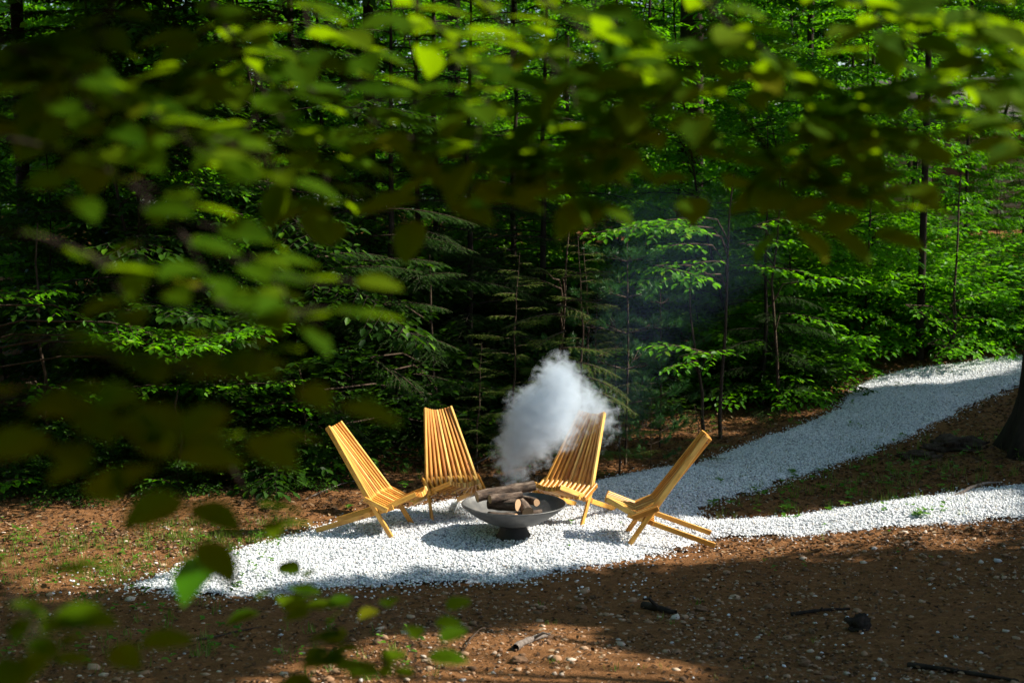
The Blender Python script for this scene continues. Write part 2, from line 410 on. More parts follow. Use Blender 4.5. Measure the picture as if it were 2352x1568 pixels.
Vg, Fg = litter(900, (-3, 7), (9.5, 18), .028, False); F = np.concatenate([F, Fg + len(V)]); Vg[:, 2] += .045; V = np.concatenate([V, Vg])
lt = link("leaf_litter", npmesh("leaf_litter", V, F), m_litter); tag(lt, "dry brown leaf litter on the forest floor", kind="stuff")

# road in the woods
ax_ = np.linspace(-30, 42, 73); V = []; 
for x in ax_:
    for k, oy in enumerate((-1.9, -.6, .6, 1.9)):
        y = 39.5 + .04 * x + oy; V.append((x, y, float(H(x, y)) + .03))
F = [(i * 4 + k, (i + 1) * 4 + k, (i + 1) * 4 + k + 1, i * 4 + k + 1) for i in range(len(ax_) - 1) for k in range(3)]
rd = link("road", frompy("road", V, F), m_road); tag(rd, "pale sunlit road seen through the trees", kind="structure")

# ------------------------------------------------------------------ chairs
def beam(V, F, UV, p0, p1, wdt, dpt, side=(0, 1, 0)):
    p0 = np.array(p0, float); p1 = np.array(p1, float); d = unit(p1 - p0); L = np.linalg.norm(p1 - p0)
    s_ = np.array(side, float); s_ = unit(s_ - d * (s_ @ d)); n_ = np.cross(d, s_)
    c = .0035; a, b_ = wdt / 2, dpt / 2
    pr = [(-a + c, -b_), (a - c, -b_), (a, -b_ + c), (a, b_ - c), (a - c, b_), (-a + c, b_), (-a, b_ - c), (-a, -b_ + c)]
    o = len(V); e_ = .0025
    for p, sh in ((p0, .88), (p0 + d * e_, 1), (p1 - d * e_, 1), (p1, .88)):
        for u, v in pr: V.append(p + s_ * u * sh + n_ * v * sh)
    uo = random.random() * 5
    for r_ in range(3):
        for k in range(8):
            k2 = (k + 1) % 8
            F.append((o + r_ * 8 + k, o + r_ * 8 + k2, o + (r_ + 1) * 8 + k2, o + (r_ + 1) * 8 + k))
            us = (0, L)[r_ > 0], (0, L)[r_ > 0]
            u0 = 0 if r_ < 2 else L; u1 = L if r_ >= 1 else 0
            v0 = k * .011 + uo; v1 = (k + 1) * .011 + uo
            UV.extend([(u0, v0), (u0, v1), (u1, v1), (u1, v0)])
    F.append(tuple(o + k for k in reversed(range(8)))); F.append(tuple(o + 24 + k for k in range(8)))
    for cap in range(2):
        for k in range(8): UV.append((pr[k][0] * 3 + uo, pr[k][1] + uo))
SB, ST = .0430, .0226
def bpt(i): return np.array([0, i * SB, .275])
def make_chair():
    root = empty("folding_chair", (0, 0, 0))
    V, F, UV = [], [], []
    for i in range(-5, 6):
        q = (i / 5) ** 2
        T = np.array([-.425 + .035 * q, i * ST, .805 + .028 * q + random.uniform(-.002, .002)]); B = bpt(i) + np.array([.012 * q, 0, 0])
        d = unit(B - T); beam(V, F, UV, T, B + d * (.035 if abs(i) < 5 else .0), .0200, .042)
    link("backrest", frompy("backrest", V, F, uv=UV), m_wood, root)
    V, F, UV = [], [], []
    for j in range(-5, 6):
        q = (j / 5) ** 2
        S = np.array([.37 - .015 * q, j * ST, .318 + .022 * q]); C = np.array([.13, j * SB, .232]); d = unit(C - S)
        beam(V, F, UV, S, C + d * (.14 if abs(j) < 5 else .045), .0200, .040)
    link("seat", frompy("seat", V, F, uv=UV), m_wood, root)
    V, F, UV = [], [], []
    for k in np.arange(-5.5, 5.6, 1):
        beam(V, F, UV, (-.03, k * SB * 1.0, .302), (.165, k * SB * .985, .222), .0200, .040)
    link("side_rail", frompy("side_rail", V, F, uv=UV), m_wood, root)
    for sg in (-1, 1):
        V, F, UV = [], [], []; B = bpt(5 * sg) + np.array([.012, 0, 0]); d = unit(B - np.array([-.39, sg * 5 * ST, .833]))
        beam(V, F, UV, B + d * .002, (.205, sg * .222, -.01), .0200, .038)
        link("front_leg", frompy("front_leg", V, F, uv=UV), m_wood, root)
        V, F, UV = [], [], []
        beam(V, F, UV, (.20, sg * .1945, .243), (-.46, sg * .196, .012), .0200, .040)
        link("rear_leg", frompy("rear_leg", V, F, uv=UV), m_wood, root)
    for a_, h_, z_ in ((0, .25, .287), (.14, .245, .232), (-.395, .122, .785), (.345, .12, .315)):
        V, F = tubes([([(a_, -h_, z_), (a_, h_, z_)], (.005, .005))], 8); link("rod", npmesh("rod", V, F, True), m_iron, root)
    return root
chair = make_chair()
def copy_tree(o, parent=None):
    c = o.copy(); col.objects.link(c); c.parent = parent
    for ch in [x for x in col.objects if x.parent == o]: copy_tree(ch, c)
    return c
CH = [  # (foot px, foot side, facing)  side +1 = chair's left
    ((903, 1236), -1, (.95, -.30), "slatted wooden chair left of the fire bowl, seen from its side facing right"),
    ((994, 1196), -1, (.33, -.94), "slatted wooden chair behind the fire bowl on the left, its front brightly lit"),
    ((1334, 1209), 1, (-.52, -.85), "slatted wooden chair behind the fire bowl on the right, its top veiled in smoke"),
    ((1440, 1250), 1, (-.995, .06), "slatted wooden chair right of the fire bowl, seen from its side leaning right"),
]
for i, (pf, sd, fd, lab) in enumerate(CH):
    o = chair if i == 0 else copy_tree(chair)
    fd = unit(np.array(fd)); lf = np.array([-fd[1], fd[0]]); g = ground(pf[0], pf[1] + 12)
    org = g[:2] - fd * .205 - lf * sd * .222
    o.location = (org[0], org[1], float(H(*org)) + .045)
    o.rotation_euler = (0, 0, math.atan2(fd[1], fd[0])); tag(o, lab, "chair", "wooden slat chairs around the fire bowl")

# ------------------------------------------------------------------ fire bowl
def lathe(prof, n=64):
    V = [(r * math.cos(a), r * math.sin(a), z) for r, z in prof for a in np.linspace(0, 2 * math.pi, n, endpoint=False)]
    F = [(i * n + k, i * n + (k + 1) % n, (i + 1) * n + (k + 1) % n, (i + 1) * n + k) for i in range(len(prof) - 1) for k in range(n)]
    return V, F
PIT = ground(1180, 1245); PZ = float(H(PIT[0], PIT[1])) + .042
fb = empty("fire_bowl", (PIT[0], PIT[1], PZ), label="wide dark grey metal fire bowl on a flared foot, holding logs", cat="fire bowl"); fb.scale = (1, 1, 1.04)
def cap(r): return .088 + .165 * (r / .402) ** 2.1
prof = [(.001, cap(0) - .006)] + [(r, cap(r) - .006) for r in np.linspace(.03, .398, 14)] + [(.404, .249), (.406, .256), (.402, .260), (.396, .257)] + [(r, cap(r)) for r in np.linspace(.392, .03, 14)] + [(.001, cap(0))]
V, F = lathe(prof); link("bowl", frompy("bowl", V, F, True), m_iron, fb)
V, F = lathe([(.001, .084), (.098, .090), (.102, .078), (.112, .045), (.137, .012), (.142, 0), (.138, -.012), (.001, -.012)]); link("foot", frompy("foot", V, F, True), m_irond, fb)

m_ash, t, b = M("ash")
tc = N(t, "ShaderNodeTexCoord"); n = noise(t, 30, 6, tc.outputs["Object"], .7)
t.links.new(ramp(t, n, [(.35, (.012, .011, .010)), (.55, (.10, .095, .09)), (.75, (.32, .31, .30))]), b.inputs["Base Color"]); b.inputs["Roughness"].default_value = 1
t.links.new(bump(t, n, 1, .02), b.inputs["Normal"])
V, F = lathe([(.001, cap(.0) + .03), (.06, cap(.0) + .032), (.12, cap(.0) + .028), (.17, cap(.17) + .012), (.215, cap(.215) + .002), (.24, cap(.24) - .004)], 40)
V = [(x + .01 * math.sin(y * 60), y + .01 * math.sin(x * 50), z + .006 * mnoise.noise(Vector((x * 30, y * 30, 0)))) for x, y, z in V]
link("ash", frompy("ash", V, F, True), m_ash, fb)
def make_log(p0, p1, r0, r1, label, knots=0):
    p0 = np.array(p0, float); p1 = np.array(p1, float); L = np.linalg.norm(p1 - p0); ns, nr = 18, 11
    o = empty("firewood_log", p0, label=label, cat="log", group="logs in the fire bowl")
    o.rotation_euler = Vector(p1 - p0).to_track_quat('Z', 'Y').to_euler()
    V = []; sd = random.random() * 50; bend = random.uniform(-.012, .012)
    for i in range(nr):
        s_ = i / (nr - 1)
        for k in range(ns):
            a = 2 * math.pi * k / ns; r = r0 + (r1 - r0) * s_
            r *= 1 + .14 * mnoise.noise(Vector((math.cos(a) * 1.3 + sd, math.sin(a) * 1.3, s_ * L * 14)))
            V.append((r * math.cos(a) + bend * math.sin(s_ * 3.1), r * math.sin(a), s_ * L))
    F = [(i * ns + k, i * ns + (k + 1) % ns, (i + 1) * ns + (k + 1) % ns, (i + 1) * ns + k) for i in range(nr - 1) for k in range(ns)]
    link("bark", frompy("bark", V, F, True), m_lbark, o)
    for e_ in (0, 1):
        ring = V[:ns] if e_ == 0 else V[-ns:]; z = .002 if e_ == 0 else L - .002
        W = [(x * .97, y * .97, z) for x, y, _ in ring]
        link("cut_end", frompy("cut_end", W, [tuple(range(ns)) if e_ else tuple(reversed(range(ns)))]), m_lend, o)
    return o
def pb_(dx, dy, dz): return (PIT[0] + dx, PIT[1] + dy, PZ + dz)
make_log(pb_(-.285, -.03, .325), pb_(.16, .14, .375), .045, .040, "long barked log lying across the top of the wood pile")
make_log(pb_(-.185, -.07, .315), pb_(.06, .06, .318), .034, .028, "short log with a dark sawn end pressed against the long top log")
make_log(pb_(-.19, .08, .245), pb_(.035, -.05, .262), .044, .048, "thick log under the top log with its pale end facing forward")
make_log(pb_(-.19, -.02, .165), pb_(.02, -.13, .178), .042, .042, "bottom log in the deepest shadow of the bowl's left side")
make_log(pb_(.04, .14, .26), pb_(.105, -.08, .212), .038, .044, "middle log whose round cut end points at the viewer")
make_log(pb_(.07, .22, .25), pb_(.18, .05, .262), .028, .031, "small log with a pale cut end at the pile's back right")
make_log(pb_(-.02, -.05, .16), pb_(.22, -.02, .185), .040, .040, "low dark log lying at the right foot of the pile")

# ------------------------------------------------------------------ smoke
def blob_mesh(name, spheres, voxel, disp, dscale, seed=0):
    bm = bmesh.new()
    for (p, r) in spheres:
        bmesh.ops.create_icosphere(bm, subdivisions=2, radius=r, matrix=Matrix.Translation(Vector(p)))
    me = bpy.data.meshes.new(name); bm.to_mesh(me); bm.free()
    tmp = bpy.data.objects.new("tmp", me); col.objects.link(tmp)
    md = tmp.modifiers.new("r", 'REMESH'); md.mode = 'VOXEL'; md.voxel_size = voxel
    dg = bpy.context.evaluated_depsgraph_get(); ev = tmp.evaluated_get(dg)
    m2 = bpy.data.meshes.new_from_object(ev); bpy.data.objects.remove(tmp)
    n_ = len(m2.vertices); co = np.empty(n_ * 3); m2.vertices.foreach_get("co", co); co = co.reshape(-1, 3)
    no = np.empty(n_ * 3); m2.vertex_normals.foreach_get("vector", no); no = no.reshape(-1, 3)
    for i in range(n_):
        v = Vector(co[i]); h_ = 0
        for f, a in ((dscale, 1), (dscale * 2.1, .55), (dscale * 4.3, .3)):
            h_ += a * (abs(mnoise.noise(v * f + Vector((seed, 0, 0)))) * 2 - .45)
        co[i] += no[i] * h_ * disp
    m2.vertices.foreach_set("co", co.ravel()); m2.update(); return m2
def smoke_mat(name, dens, colr, nscale, lo, hi, aniso=.2):
    m = bpy.data.materials.new(name); m.use_nodes = True; t = m.node_tree; t.nodes.clear()
    out = N(t, "ShaderNodeOutputMaterial"); pv = N(t, "ShaderNodeVolumePrincipled")
    pv.inputs["Color"].default_value = (*colr, 1); pv.inputs["Anisotropy"].default_value = aniso
    tc = N(t, "ShaderNodeTexCoord"); n = noise(t, nscale, 5, tc.outputs["Object"], .6)
    mr = N(t, "ShaderNodeMapRange"); mr.inputs[1].default_value = lo; mr.inputs[2].default_value = hi
    mr.inputs[3].default_value = 0; mr.inputs[4].default_value = dens
    t.links.new(n, mr.inputs[0]); t.links.new(mr.outputs[0], pv.inputs["Density"]); t.links.new(pv.outputs[0], out.inputs["Volume"])
    return m
PL = [(1185, 1128, 20), (1178, 1108, 26), (1165, 1075, 30), (1170, 1040, 38), (1195, 1010, 45), (1230, 1020, 40), (1185, 1060, 30), (1210, 1090, 26), (1200, 985, 50), (1240, 960, 58), (1215, 935, 48), (1275, 930, 62),
      (1300, 890, 48), (1285, 850, 38), (1262, 870, 34), (1320, 940, 60), (1360, 960, 55), (1375, 990, 42), (1340, 900, 40), (1395, 950, 36), (1290, 1000, 40), (1245, 1050, 24)]
def plume(name, spheres, grow, dens, colr, nscale, namp, thr, gain, voxel, aniso=0.0):
    """closed mesh round the plume; inside, the density rises smoothly from every puff and is broken up by noise"""
    me = blob_mesh(name, [(p, r * grow) for p, r, w_ in spheres], voxel, 0, 1)
    m = bpy.data.materials.new(name); m.use_nodes = True; t = m.node_tree; t.nodes.clear()
    out = N(t, "ShaderNodeOutputMaterial"); pv = N(t, "ShaderNodeVolumePrincipled"); pv.inputs["Color"].default_value = (*colr, 1); pv.inputs["Anisotropy"].default_value = aniso
    tc = N(t, "ShaderNodeTexCoord"); v = tc.outputs["Object"]
    nz = N(t, "ShaderNodeTexNoise"); nz.inputs["Scale"].default_value = nscale; nz.inputs["Detail"].default_value = 5; nz.inputs["Roughness"].default_value = .62; nz.inputs["Distortion"].default_value = .6
    t.links.new(v, nz.inputs["Vector"])
    wv_ = N(t, "ShaderNodeVectorMath", operation='MULTIPLY_ADD'); wv_.inputs[1].default_value = (.09,) * 3; wv_.inputs[2].default_value = (-.045,) * 3; t.links.new(nz.outputs["Color"], wv_.inputs[0])
    vv = N(t, "ShaderNodeVectorMath", operation='ADD'); t.links.new(v, vv.inputs[0]); t.links.new(wv_.outputs[0], vv.inputs[1])
    acc = None
    for p, r, w_ in spheres:
        a = N(t, "ShaderNodeVectorMath", operation='SUBTRACT'); a.inputs[1].default_value = tuple(p); t.links.new(vv.outputs[0], a.inputs[0])
        d = N(t, "ShaderNodeVectorMath", operation='DOT_PRODUCT'); t.links.new(a.outputs[0], d.inputs[0]); t.links.new(a.outputs[0], d.inputs[1])
        f = N(t, "ShaderNodeMath", operation='MULTIPLY_ADD'); f.use_clamp = True; f.inputs[1].default_value = -1 / (r * grow) ** 2; f.inputs[2].default_value = 1; t.links.new(d.outputs["Value"], f.inputs[0])
        g = N(t, "ShaderNodeMath", operation='MULTIPLY_ADD'); g.inputs[1].default_value = w_; t.links.new(f.outputs[0], g.inputs[0])
        if acc is None: g.inputs[2].default_value = 0
        else: t.links.new(acc, g.inputs[2])
        acc = g.outputs[0]
    k = N(t, "ShaderNodeMath", operation='MULTIPLY_ADD'); k.inputs[1].default_value = namp; k.inputs[2].default_value = -namp * .5 - thr; t.links.new(nz.outputs[0], k.inputs[0])
    q = N(t, "ShaderNodeMath", operation='ADD'); t.links.new(k.outputs[0], q.inputs[0]); t.links.new(acc, q.inputs[1])
    z = N(t, "ShaderNodeMath", operation='MULTIPLY'); z.use_clamp = True; z.inputs[1].default_value = gain; t.links.new(q.outputs[0], z.inputs[0])
    e_ = N(t, "ShaderNodeMath", operation='MULTIPLY'); e_.inputs[1].default_value = dens; t.links.new(z.outputs[0], e_.inputs[0])
    t.links.new(e_.outputs[0], pv.inputs["Density"]); t.links.new(pv.outputs[0], out.inputs["Volume"])
    return link("smoke", me, m)
sph = []
for (px, py, rr) in PL:
    yy = 11.35 + random.uniform(-.1, .12) + (.5 if px > 1300 else 0); sph.append((at(px, py, yy), rr / FOC * yy, .42 if px > 1330 else .7 if py > 1040 else 1.0))
sm = plume("smoke", sph, 1.45, 9.5, (.70, .78, .87), 15.0, 4.6, .58, .7, .04); tag(sm, "dense white smoke plume billowing up from the fire bowl", kind="stuff")
PV = [(1400, 930, 90), (1350, 880, 80), (1430, 920, 90), (1450, 830, 110), (1490, 740, 130), (1540, 640, 150), (1500, 560, 140), (1590, 560, 140), (1680, 520, 120), (1440, 470, 110), (1640, 640, 110), (1430, 700, 100), (1750, 600, 90)]
sph = [(at(px, py, 12.6 + random.uniform(-.2, .2)), rr / FOC * 12.4, .8) for px, py, rr in PV]
sv = plume("thin_smoke", sph, 1.4, .033, (.40, .58, 1.0), 1.3, 1.8, .5, .5, .12); tag(sv, "faint blue smoke drifting up in front of the trees", kind="stuff")

# ------------------------------------------------------------------ plant builders
class Plant:
    """collects woody segments, leaf frames and needle frames"""
    def __init__(s, seed):
        s.r = np.random.default_rng(seed); s.seg = []; s.A = []; s.P = []; s.NA = []; s.NP = []
    def leaf(s, p, d, n, L, w=1.0):
        s.A.append((d, n, L, w)); s.P.append(p)
    def leaves_on(s, pts, L, step=.05, droop=.0, start=0, flatness=.38, w=1.0):
        """alternate leaves along a twig polyline"""
        pts = np.asarray(pts, float); seg = np.linalg.norm(np.diff(pts, axis=0), axis=1); cum = np.concatenate([[0], np.cumsum(seg)]); tot = cum[-1]
        d_ = start; k = 0
        while d_ < tot:
            i = min(np.searchsorted(cum, d_, side='right') - 1, len(seg) - 1); t_ = (d_ - cum[i]) / seg[i]
            p = pts[i] + (pts[i + 1] - pts[i]) * t_; tg = unit(pts[i + 1] - pts[i])
            side = unit(np.cross(tg, [0, 0, 1.0])) * (1 if k % 2 else -1)
            d = unit(tg * .65 + side * s.r.uniform(.7, 1.1) + np.array([0, 0, s.r.normal(-.2 - droop, .28)]))
            n = unit(np.array([s.r.normal(0, flatness), s.r.normal(0, flatness), 1.0]) + .25 * side)
            s.leaf(p, d, n, L * s.r.uniform(.75, 1.15), w); d_ += step * s.r.uniform(.8, 1.2); k += 1
        tg = unit(pts[-1] - pts[-2]); s.leaf(pts[-1], tg + np.array([0, 0, -.12]), np.array([s.r.normal(0, .2), 0, 1.]), L * 1.05, w)
    def branch(s, p0, d0, L, leafL=.085, rad=.008, dens=1.0, arch=.35, bare=.25, step=.055):
        """a beech-like branch: a flat fan of side twigs carrying leaves"""
        n = 8; pts = [np.array(p0, float)]; d = unit(np.array(d0, float))
        for i in range(n):
            d = unit(d + np.array([s.r.normal(0, .07), s.r.normal(0, .07), -arch / n + s.r.normal(0, .03)])); pts.append(pts[-1] + d * L / n)
        pts = np.array(pts); s.seg.append((pts, np.linspace(rad, rad * .25, n + 1)))
        t_ = bare; k = 0
        while t_ < .97:
            i = min(int(t_ * n), n - 1); p = pts[i] + (pts[i + 1] - pts[i]) * (t_ * n - i); tg = unit(pts[i + 1] - pts[i])
            sd = unit(np.cross(tg, [0, 0, 1.])) * (1 if k % 2 else -1)
            tl = (L * .42 * (1 - t_) + .12) * s.r.uniform(.7, 1.2)
            td = unit(tg * .8 + sd * .8 + np.array([0, 0, s.r.normal(.0, .12)])); m = 4; q = [p]
            for _ in range(m):
                td = unit(td + np.array([s.r.normal(0, .1), s.r.normal(0, .1), -.06])); q.append(q[-1] + td * tl / m)
            q = np.array(q); s.seg.append((q, np.linspace(rad * .4, rad * .15, m + 1)))
            s.leaves_on(q, leafL, step, start=.03); t_ += .11 / L / dens * s.r.uniform(.8, 1.2) * .9; k += 1
        s.leaves_on(pts[-3:], leafL, step)
    def needles(s, q, nl, wid, step, droopy=.15):
        seg = np.linalg.norm(q[-1] - q[0]); m = max(3, int(seg / step)); t_ = np.linspace(0.02, 1, m)
        idx = np.clip((t_ * (len(q) - 1)).astype(int), 0, len(q) - 2); fr = t_ * (len(q) - 1) - idx
        P = q[idx] + (q[idx + 1] - q[idx]) * fr[:, None]; tg = unit(q[idx + 1] - q[idx])
        sd = unit(np.cross(tg, np.array([0, 0, 1.])))
        for sg in (-1, 1):
            d = tg * .7 + sd * sg + np.array([0, 0, 1.]) * s.r.normal(-droopy, .25, (m, 1))
            s.NA.append((d, np.tile([0.1, 0, 1.], (m, 1)) + s.r.normal(0, .25, (m, 3)), nl * s.r.uniform(.7, 1.2, m) * (1 - .4 * t_), wid)); s.NP.append(P)
    def con_branch(s, p0, d0, L, nl=.022, wid=1.0, gap=.05, arch=.5, rad=.008, step=.006):
        n = 8; pts = [np.array(p0, float)]; d = unit(np.array(d0, float))
        for i in range(n):
            d = unit(d + np.array([s.r.normal(0, .05), s.r.normal(0, .05), -arch / n])); pts.append(pts[-1] + d * L / n)
        pts = np.array(pts); s.seg.append((pts, np.linspace(rad, rad * .2, n + 1)))
        t_ = .12; k = 0
        while t_ < .98:
            i = min(int(t_ * n), n - 1); p = pts[i] + (pts[i + 1] - pts[i]) * (t_ * n - i); tg = unit(pts[i + 1] - pts[i])
            sd = unit(np.cross(tg, [0, 0, 1.])) * (1 if k % 2 else -1); tl = (L * .40 * (1 - t_) ** .8 + .06) * s.r.uniform(.7, 1.15)
            td = unit(tg * .9 + sd * .8); q = [p]
            for _ in range(4):
                td = unit(td + np.array([s.r.normal(0, .06), s.r.normal(0, .06), -.10])); q.append(q[-1] + td * tl / 4)
            q = np.array(q); s.seg.append((q, np.linspace(rad * .25, rad * .1, 5)))
            s.needles(q, nl, wid, step)
            if tl > .2:
                for f in (.3, .5, .7):
                    j = int(f * 4); qd = unit(td * .8 + sd * s.r.choice([-1, 1]) * .6 + unit(q[1] - q[0]) * .5); q2 = np.array([q[j], q[j] + qd * tl * .2, q[j] + qd * tl * .38 + [0, 0, -.02]])
                    s.needles(q2, nl, wid, step)
            t_ += gap / L * s.r.uniform(.8, 1.2); k += 1
        s.needles(pts[-4:], nl, wid, step)
    def tuft(s, p, d, nl=.09, n=90, wid=.36):
        d = unit(np.array(d, float)); a = unit(np.cross(d, [.3, .2, .9])); b_ = np.cross(d, a)
        th = s.r.uniform(0, 2 * np.pi, n); sp_ = s.r.uniform(.25, 1.25, n); off = s.r.uniform(-.09, .0, n)
        D = d * np.cos(sp_)[:, None] + (a * np.cos(th)[:, None] + b_ * np.sin(th)[:, None]) * np.sin(sp_)[:, None]
        s.NA.append((D, s.r.normal(0, 1, (n, 3)), nl * s.r.uniform(.7, 1.1, n), wid)); s.NP.append(np.array(p) + d * off[:, None])
    def wood(s, name, sides=4):
        V, F = tubes(s.seg, sides); return npmesh(name, V, F, True)
    def foliage(s, name):
        if s.A:
            d = np.array([a[0] for a in s.A]); n = np.array([a[1] for a in s.A]); L = np.array([a[2] for a in s.A]); w_ = np.array([a[3] for a in s.A])
            V, F = place(LEAF, LEAFF, frames(d, n, np.stack([L * w_, L, L], -1)), np.array(s.P)); return npmesh(name, V, F)
        VV = []; FF = []; o = 0
        for (d, n, L, w_), P in zip(s.NA, s.NP):
            V, F = place(NEED, NEEDF, frames(np.asarray(d), np.asarray(n), np.stack([L * w_, L, L], -1)), P); VV.append(V); FF.append(F + o); o += len(V)
        return npmesh(name, np.concatenate(VV), np.concatenate(FF))

def sapling(seed, h, rc, nb, leafL=.085, start=.18, lean=.05, rad=.022, dens=1.35, step=.05):
    p = Plant(seed); n = 10; pts = [np.zeros(3)]; d = np.array([p.r.normal(0, lean), p.r.normal(0, lean), 1.])
    for i in range(n): d = unit(d + np.array([p.r.normal(0, .05), p.r.normal(0, .05), 0])); pts.append(pts[-1] + d * h / n)
    pts = np.array(pts); trunk = (pts - [0, 0, .0], np.linspace(rad, rad * .2, n + 1)); trunk[0][0][2] = -.3
    p.seg.append(trunk); az = p.r.uniform(0, 6.28)
    for k in range(nb):
        f = start + (1 - start) * (k + .5) / nb; az += 2.4 + p.r.normal(0, .3)
        i = min(int(f * n), n - 1); q = pts[i] + (pts[i + 1] - pts[i]) * (f * n - i)
        L = rc * (1.15 - .75 * ((f - start) / (1 - start)) ** 1.3) * p.r.uniform(.7, 1.15)
        p.branch(q, (math.cos(az), math.sin(az), p.r.uniform(.1, .7)), L, leafL, rad * .35, dens, .7, step=step)
    return p
def hemlock(seed, h, rc, nb, nl=.030, wid=1.15, gap=.05, start=.03, rad=.05, arch=.6, step=.010):
    p = Plant(seed); n = 10; pts = np.stack([np.cumsum(p.r.normal(0, .015, n + 1)), np.cumsum(p.r.normal(0, .015, n + 1)), np.linspace(0, h, n + 1)], -1); pts[0][2] = -.3
    p.seg.append((pts, np.linspace(rad, rad * .12, n + 1))); az = 0
    for k in range(nb):
        f = start + (1 - start) * (k + .5) / nb; az += 2.4 + p.r.normal(0, .4); i = min(int(f * n), n - 1); q = pts[i] + (pts[i + 1] - pts[i]) * (f * n - i)
        L = rc * (1.05 - .9 * f ** 1.2) * p.r.uniform(.7, 1.15)
        p.con_branch(q, (math.cos(az), math.sin(az), .22), L, nl, wid, gap, arch, rad * .18, step)
    return p
def tree_obj(name, p, loc, mats, label, cat, group=None, rz=0, sc_=1, sides=4):
    o = empty(name, loc, rz, label=label, cat=cat, group=group); o.scale = (sc_,) * 3
    link("trunk", p.wood("trunk", sides), mats[0], o); link("crown", p.foliage("crown"), mats[1], o); return o
def tree_copy(src, loc, label, cat, group, rz, s_):
    c = copy_tree(src); c.location = loc; c.rotation_euler = (0, 0, rz); c.scale = (s_,) * 3
    return tag(c, label, cat, group)
def darken(o):  # swaps in the leaf colour that carries painted shade
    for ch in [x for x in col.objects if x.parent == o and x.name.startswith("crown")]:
        ch.material_slots[0].link = 'OBJECT'; ch.material_slots[0].material = m_shaded
def gz(x, y): return (x, y, float(H(x, y)))
ORD = "first second third fourth fifth sixth seventh eighth ninth tenth eleventh twelfth thirteenth fourteenth fifteenth sixteenth seventeenth eighteenth".split()

# ------------------------------------------------------------------ understory saplings (rows behind the clearing)
PARK = (0, -40, -10)
protoS = [tree_obj("beech_sapling", sapling(100 + i, h, rc, nb, ll, st, rad=rd_), (0, 0, 0), (m_bark, m_beech), "", "sapling")
          for i, (h, rc, nb, ll, st, rd_) in enumerate([(5.0, 1.6, 44, .10, .03, .015), (6.2, 1.8, 54, .10, .04, .018), (3.6, 1.5, 36, .10, .02, .011), (7.2, 1.9, 60, .10, .06, .022), (5.6, 1.9, 46, .11, .12, .017)])]
usedS = [False] * len(protoS)
def row(px0, px1, n, ya, yb, wh, grp, seed, smin=.8, smax=1.15, kinds=(0, 1, 2, 3, 4), dark=False):
    r_ = random.Random(seed)
    for k in range(n):
        y = r_.uniform(ya, yb); px = px0 + (px1 - px0) * (k + .5 + r_.uniform(-.3, .3)) / n
        x = (px - 1176) / FOC * y; i = r_.choice(kinds); rz = r_.uniform(0, 6.28); s_ = r_.uniform(smin, smax)
        lab = f"leafy sapling, {ORD[k]} from the left {wh}"
        if not usedS[i]:
            usedS[i] = True; o = protoS[i]; o.location = gz(x, y); o.rotation_euler = (0, 0, rz); o.scale = (s_,) * 3; tag(o, lab, "sapling", grp)
        else: o = tree_copy(protoS[i], gz(x, y), lab, "sapling", grp, rz, s_)
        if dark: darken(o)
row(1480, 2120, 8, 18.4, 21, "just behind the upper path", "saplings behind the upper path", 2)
row(-100, 740, 9, 17.5, 22, "deep in the left woods", "saplings deep in the left woods", 3)
row(760, 1300, 5, 21, 23, "deep behind the hemlocks", "saplings behind the hemlocks", 6)
row(1250, 1960, 12, 21.5, 27, "deep in the right woods", "saplings deep in the right woods", 4, .9, 1.2)
row(2050, 2450, 2, 21.5, 23, "before the beige building", "saplings before the building", 7, .42, .5)
row(2120, 2420, 3, 25.5, 27.5, "right against the beige building", "saplings against the building", 8, .5, .62)
row(-100, 1950, 17, 27, 34, "in the row below the road", "saplings in the hindmost row", 5, 1.0, 1.5)
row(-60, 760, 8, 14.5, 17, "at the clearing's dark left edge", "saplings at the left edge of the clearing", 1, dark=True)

def shrub(seed, h, rc, nb):
    p = Plant(seed); az = 0
    for k in range(nb):
        az += 2.4 + p.r.normal(0, .3); el = p.r.uniform(.15, 1.9); L = h * p.r.uniform(.6, 1.05); d = np.array([math.cos(az), math.sin(az), el])
        p.branch((p.r.normal(0, .1), p.r.normal(0, .1), .02), d, L, .09, .006, 1.2, p.r.uniform(.4, 1.0), bare=.12, step=.05)
    return p
protoB = [tree_obj("shrub", shrub(130 + i, h, 1, nb), (0, 0, 0), (m_bark, m_beech), "", "shrub") for i, (h, nb) in enumerate([(1.5, 22), (1.1, 18), (1.9, 26)])]
usedB = [False] * 3
def brow(px0, px1, n, ya, yb, wh, grp, seed, smin=.8, smax=1.2, kinds=(0, 1, 2), dark=False):
    r_ = random.Random(seed)
    for k in range(n):
        y = r_.uniform(ya, yb); px = px0 + (px1 - px0) * (k + .5 + r_.uniform(-.3, .3)) / n
        x = (px - 1176) / FOC * y; i = r_.choice(kinds); rz = r_.uniform(0, 6.28); s_ = r_.uniform(smin, smax); lab = f"low leafy shrub, {ORD[k]} from the left {wh}"
        if not usedB[i]:
            usedB[i] = not dark; o = protoB[i] if not dark else tree_copy(protoB[i], (0, 0, 0), lab, "shrub", grp, 0, 1); o.location = gz(x, y); o.rotation_euler = (0, 0, rz); o.scale = (s_,) * 3; tag(o, lab, "shrub", grp)
        else: o = tree_copy(protoB[i], gz(x, y), lab, "shrub", grp, rz, s_)
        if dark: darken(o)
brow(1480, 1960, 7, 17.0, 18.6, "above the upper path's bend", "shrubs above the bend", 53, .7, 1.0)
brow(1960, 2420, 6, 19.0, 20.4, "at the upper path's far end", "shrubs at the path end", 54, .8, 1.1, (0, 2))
brow(1500, 2450, 9, 21, 26, "on the slope under the right woods", "shrubs on the right slope", 55, .9, 1.2)
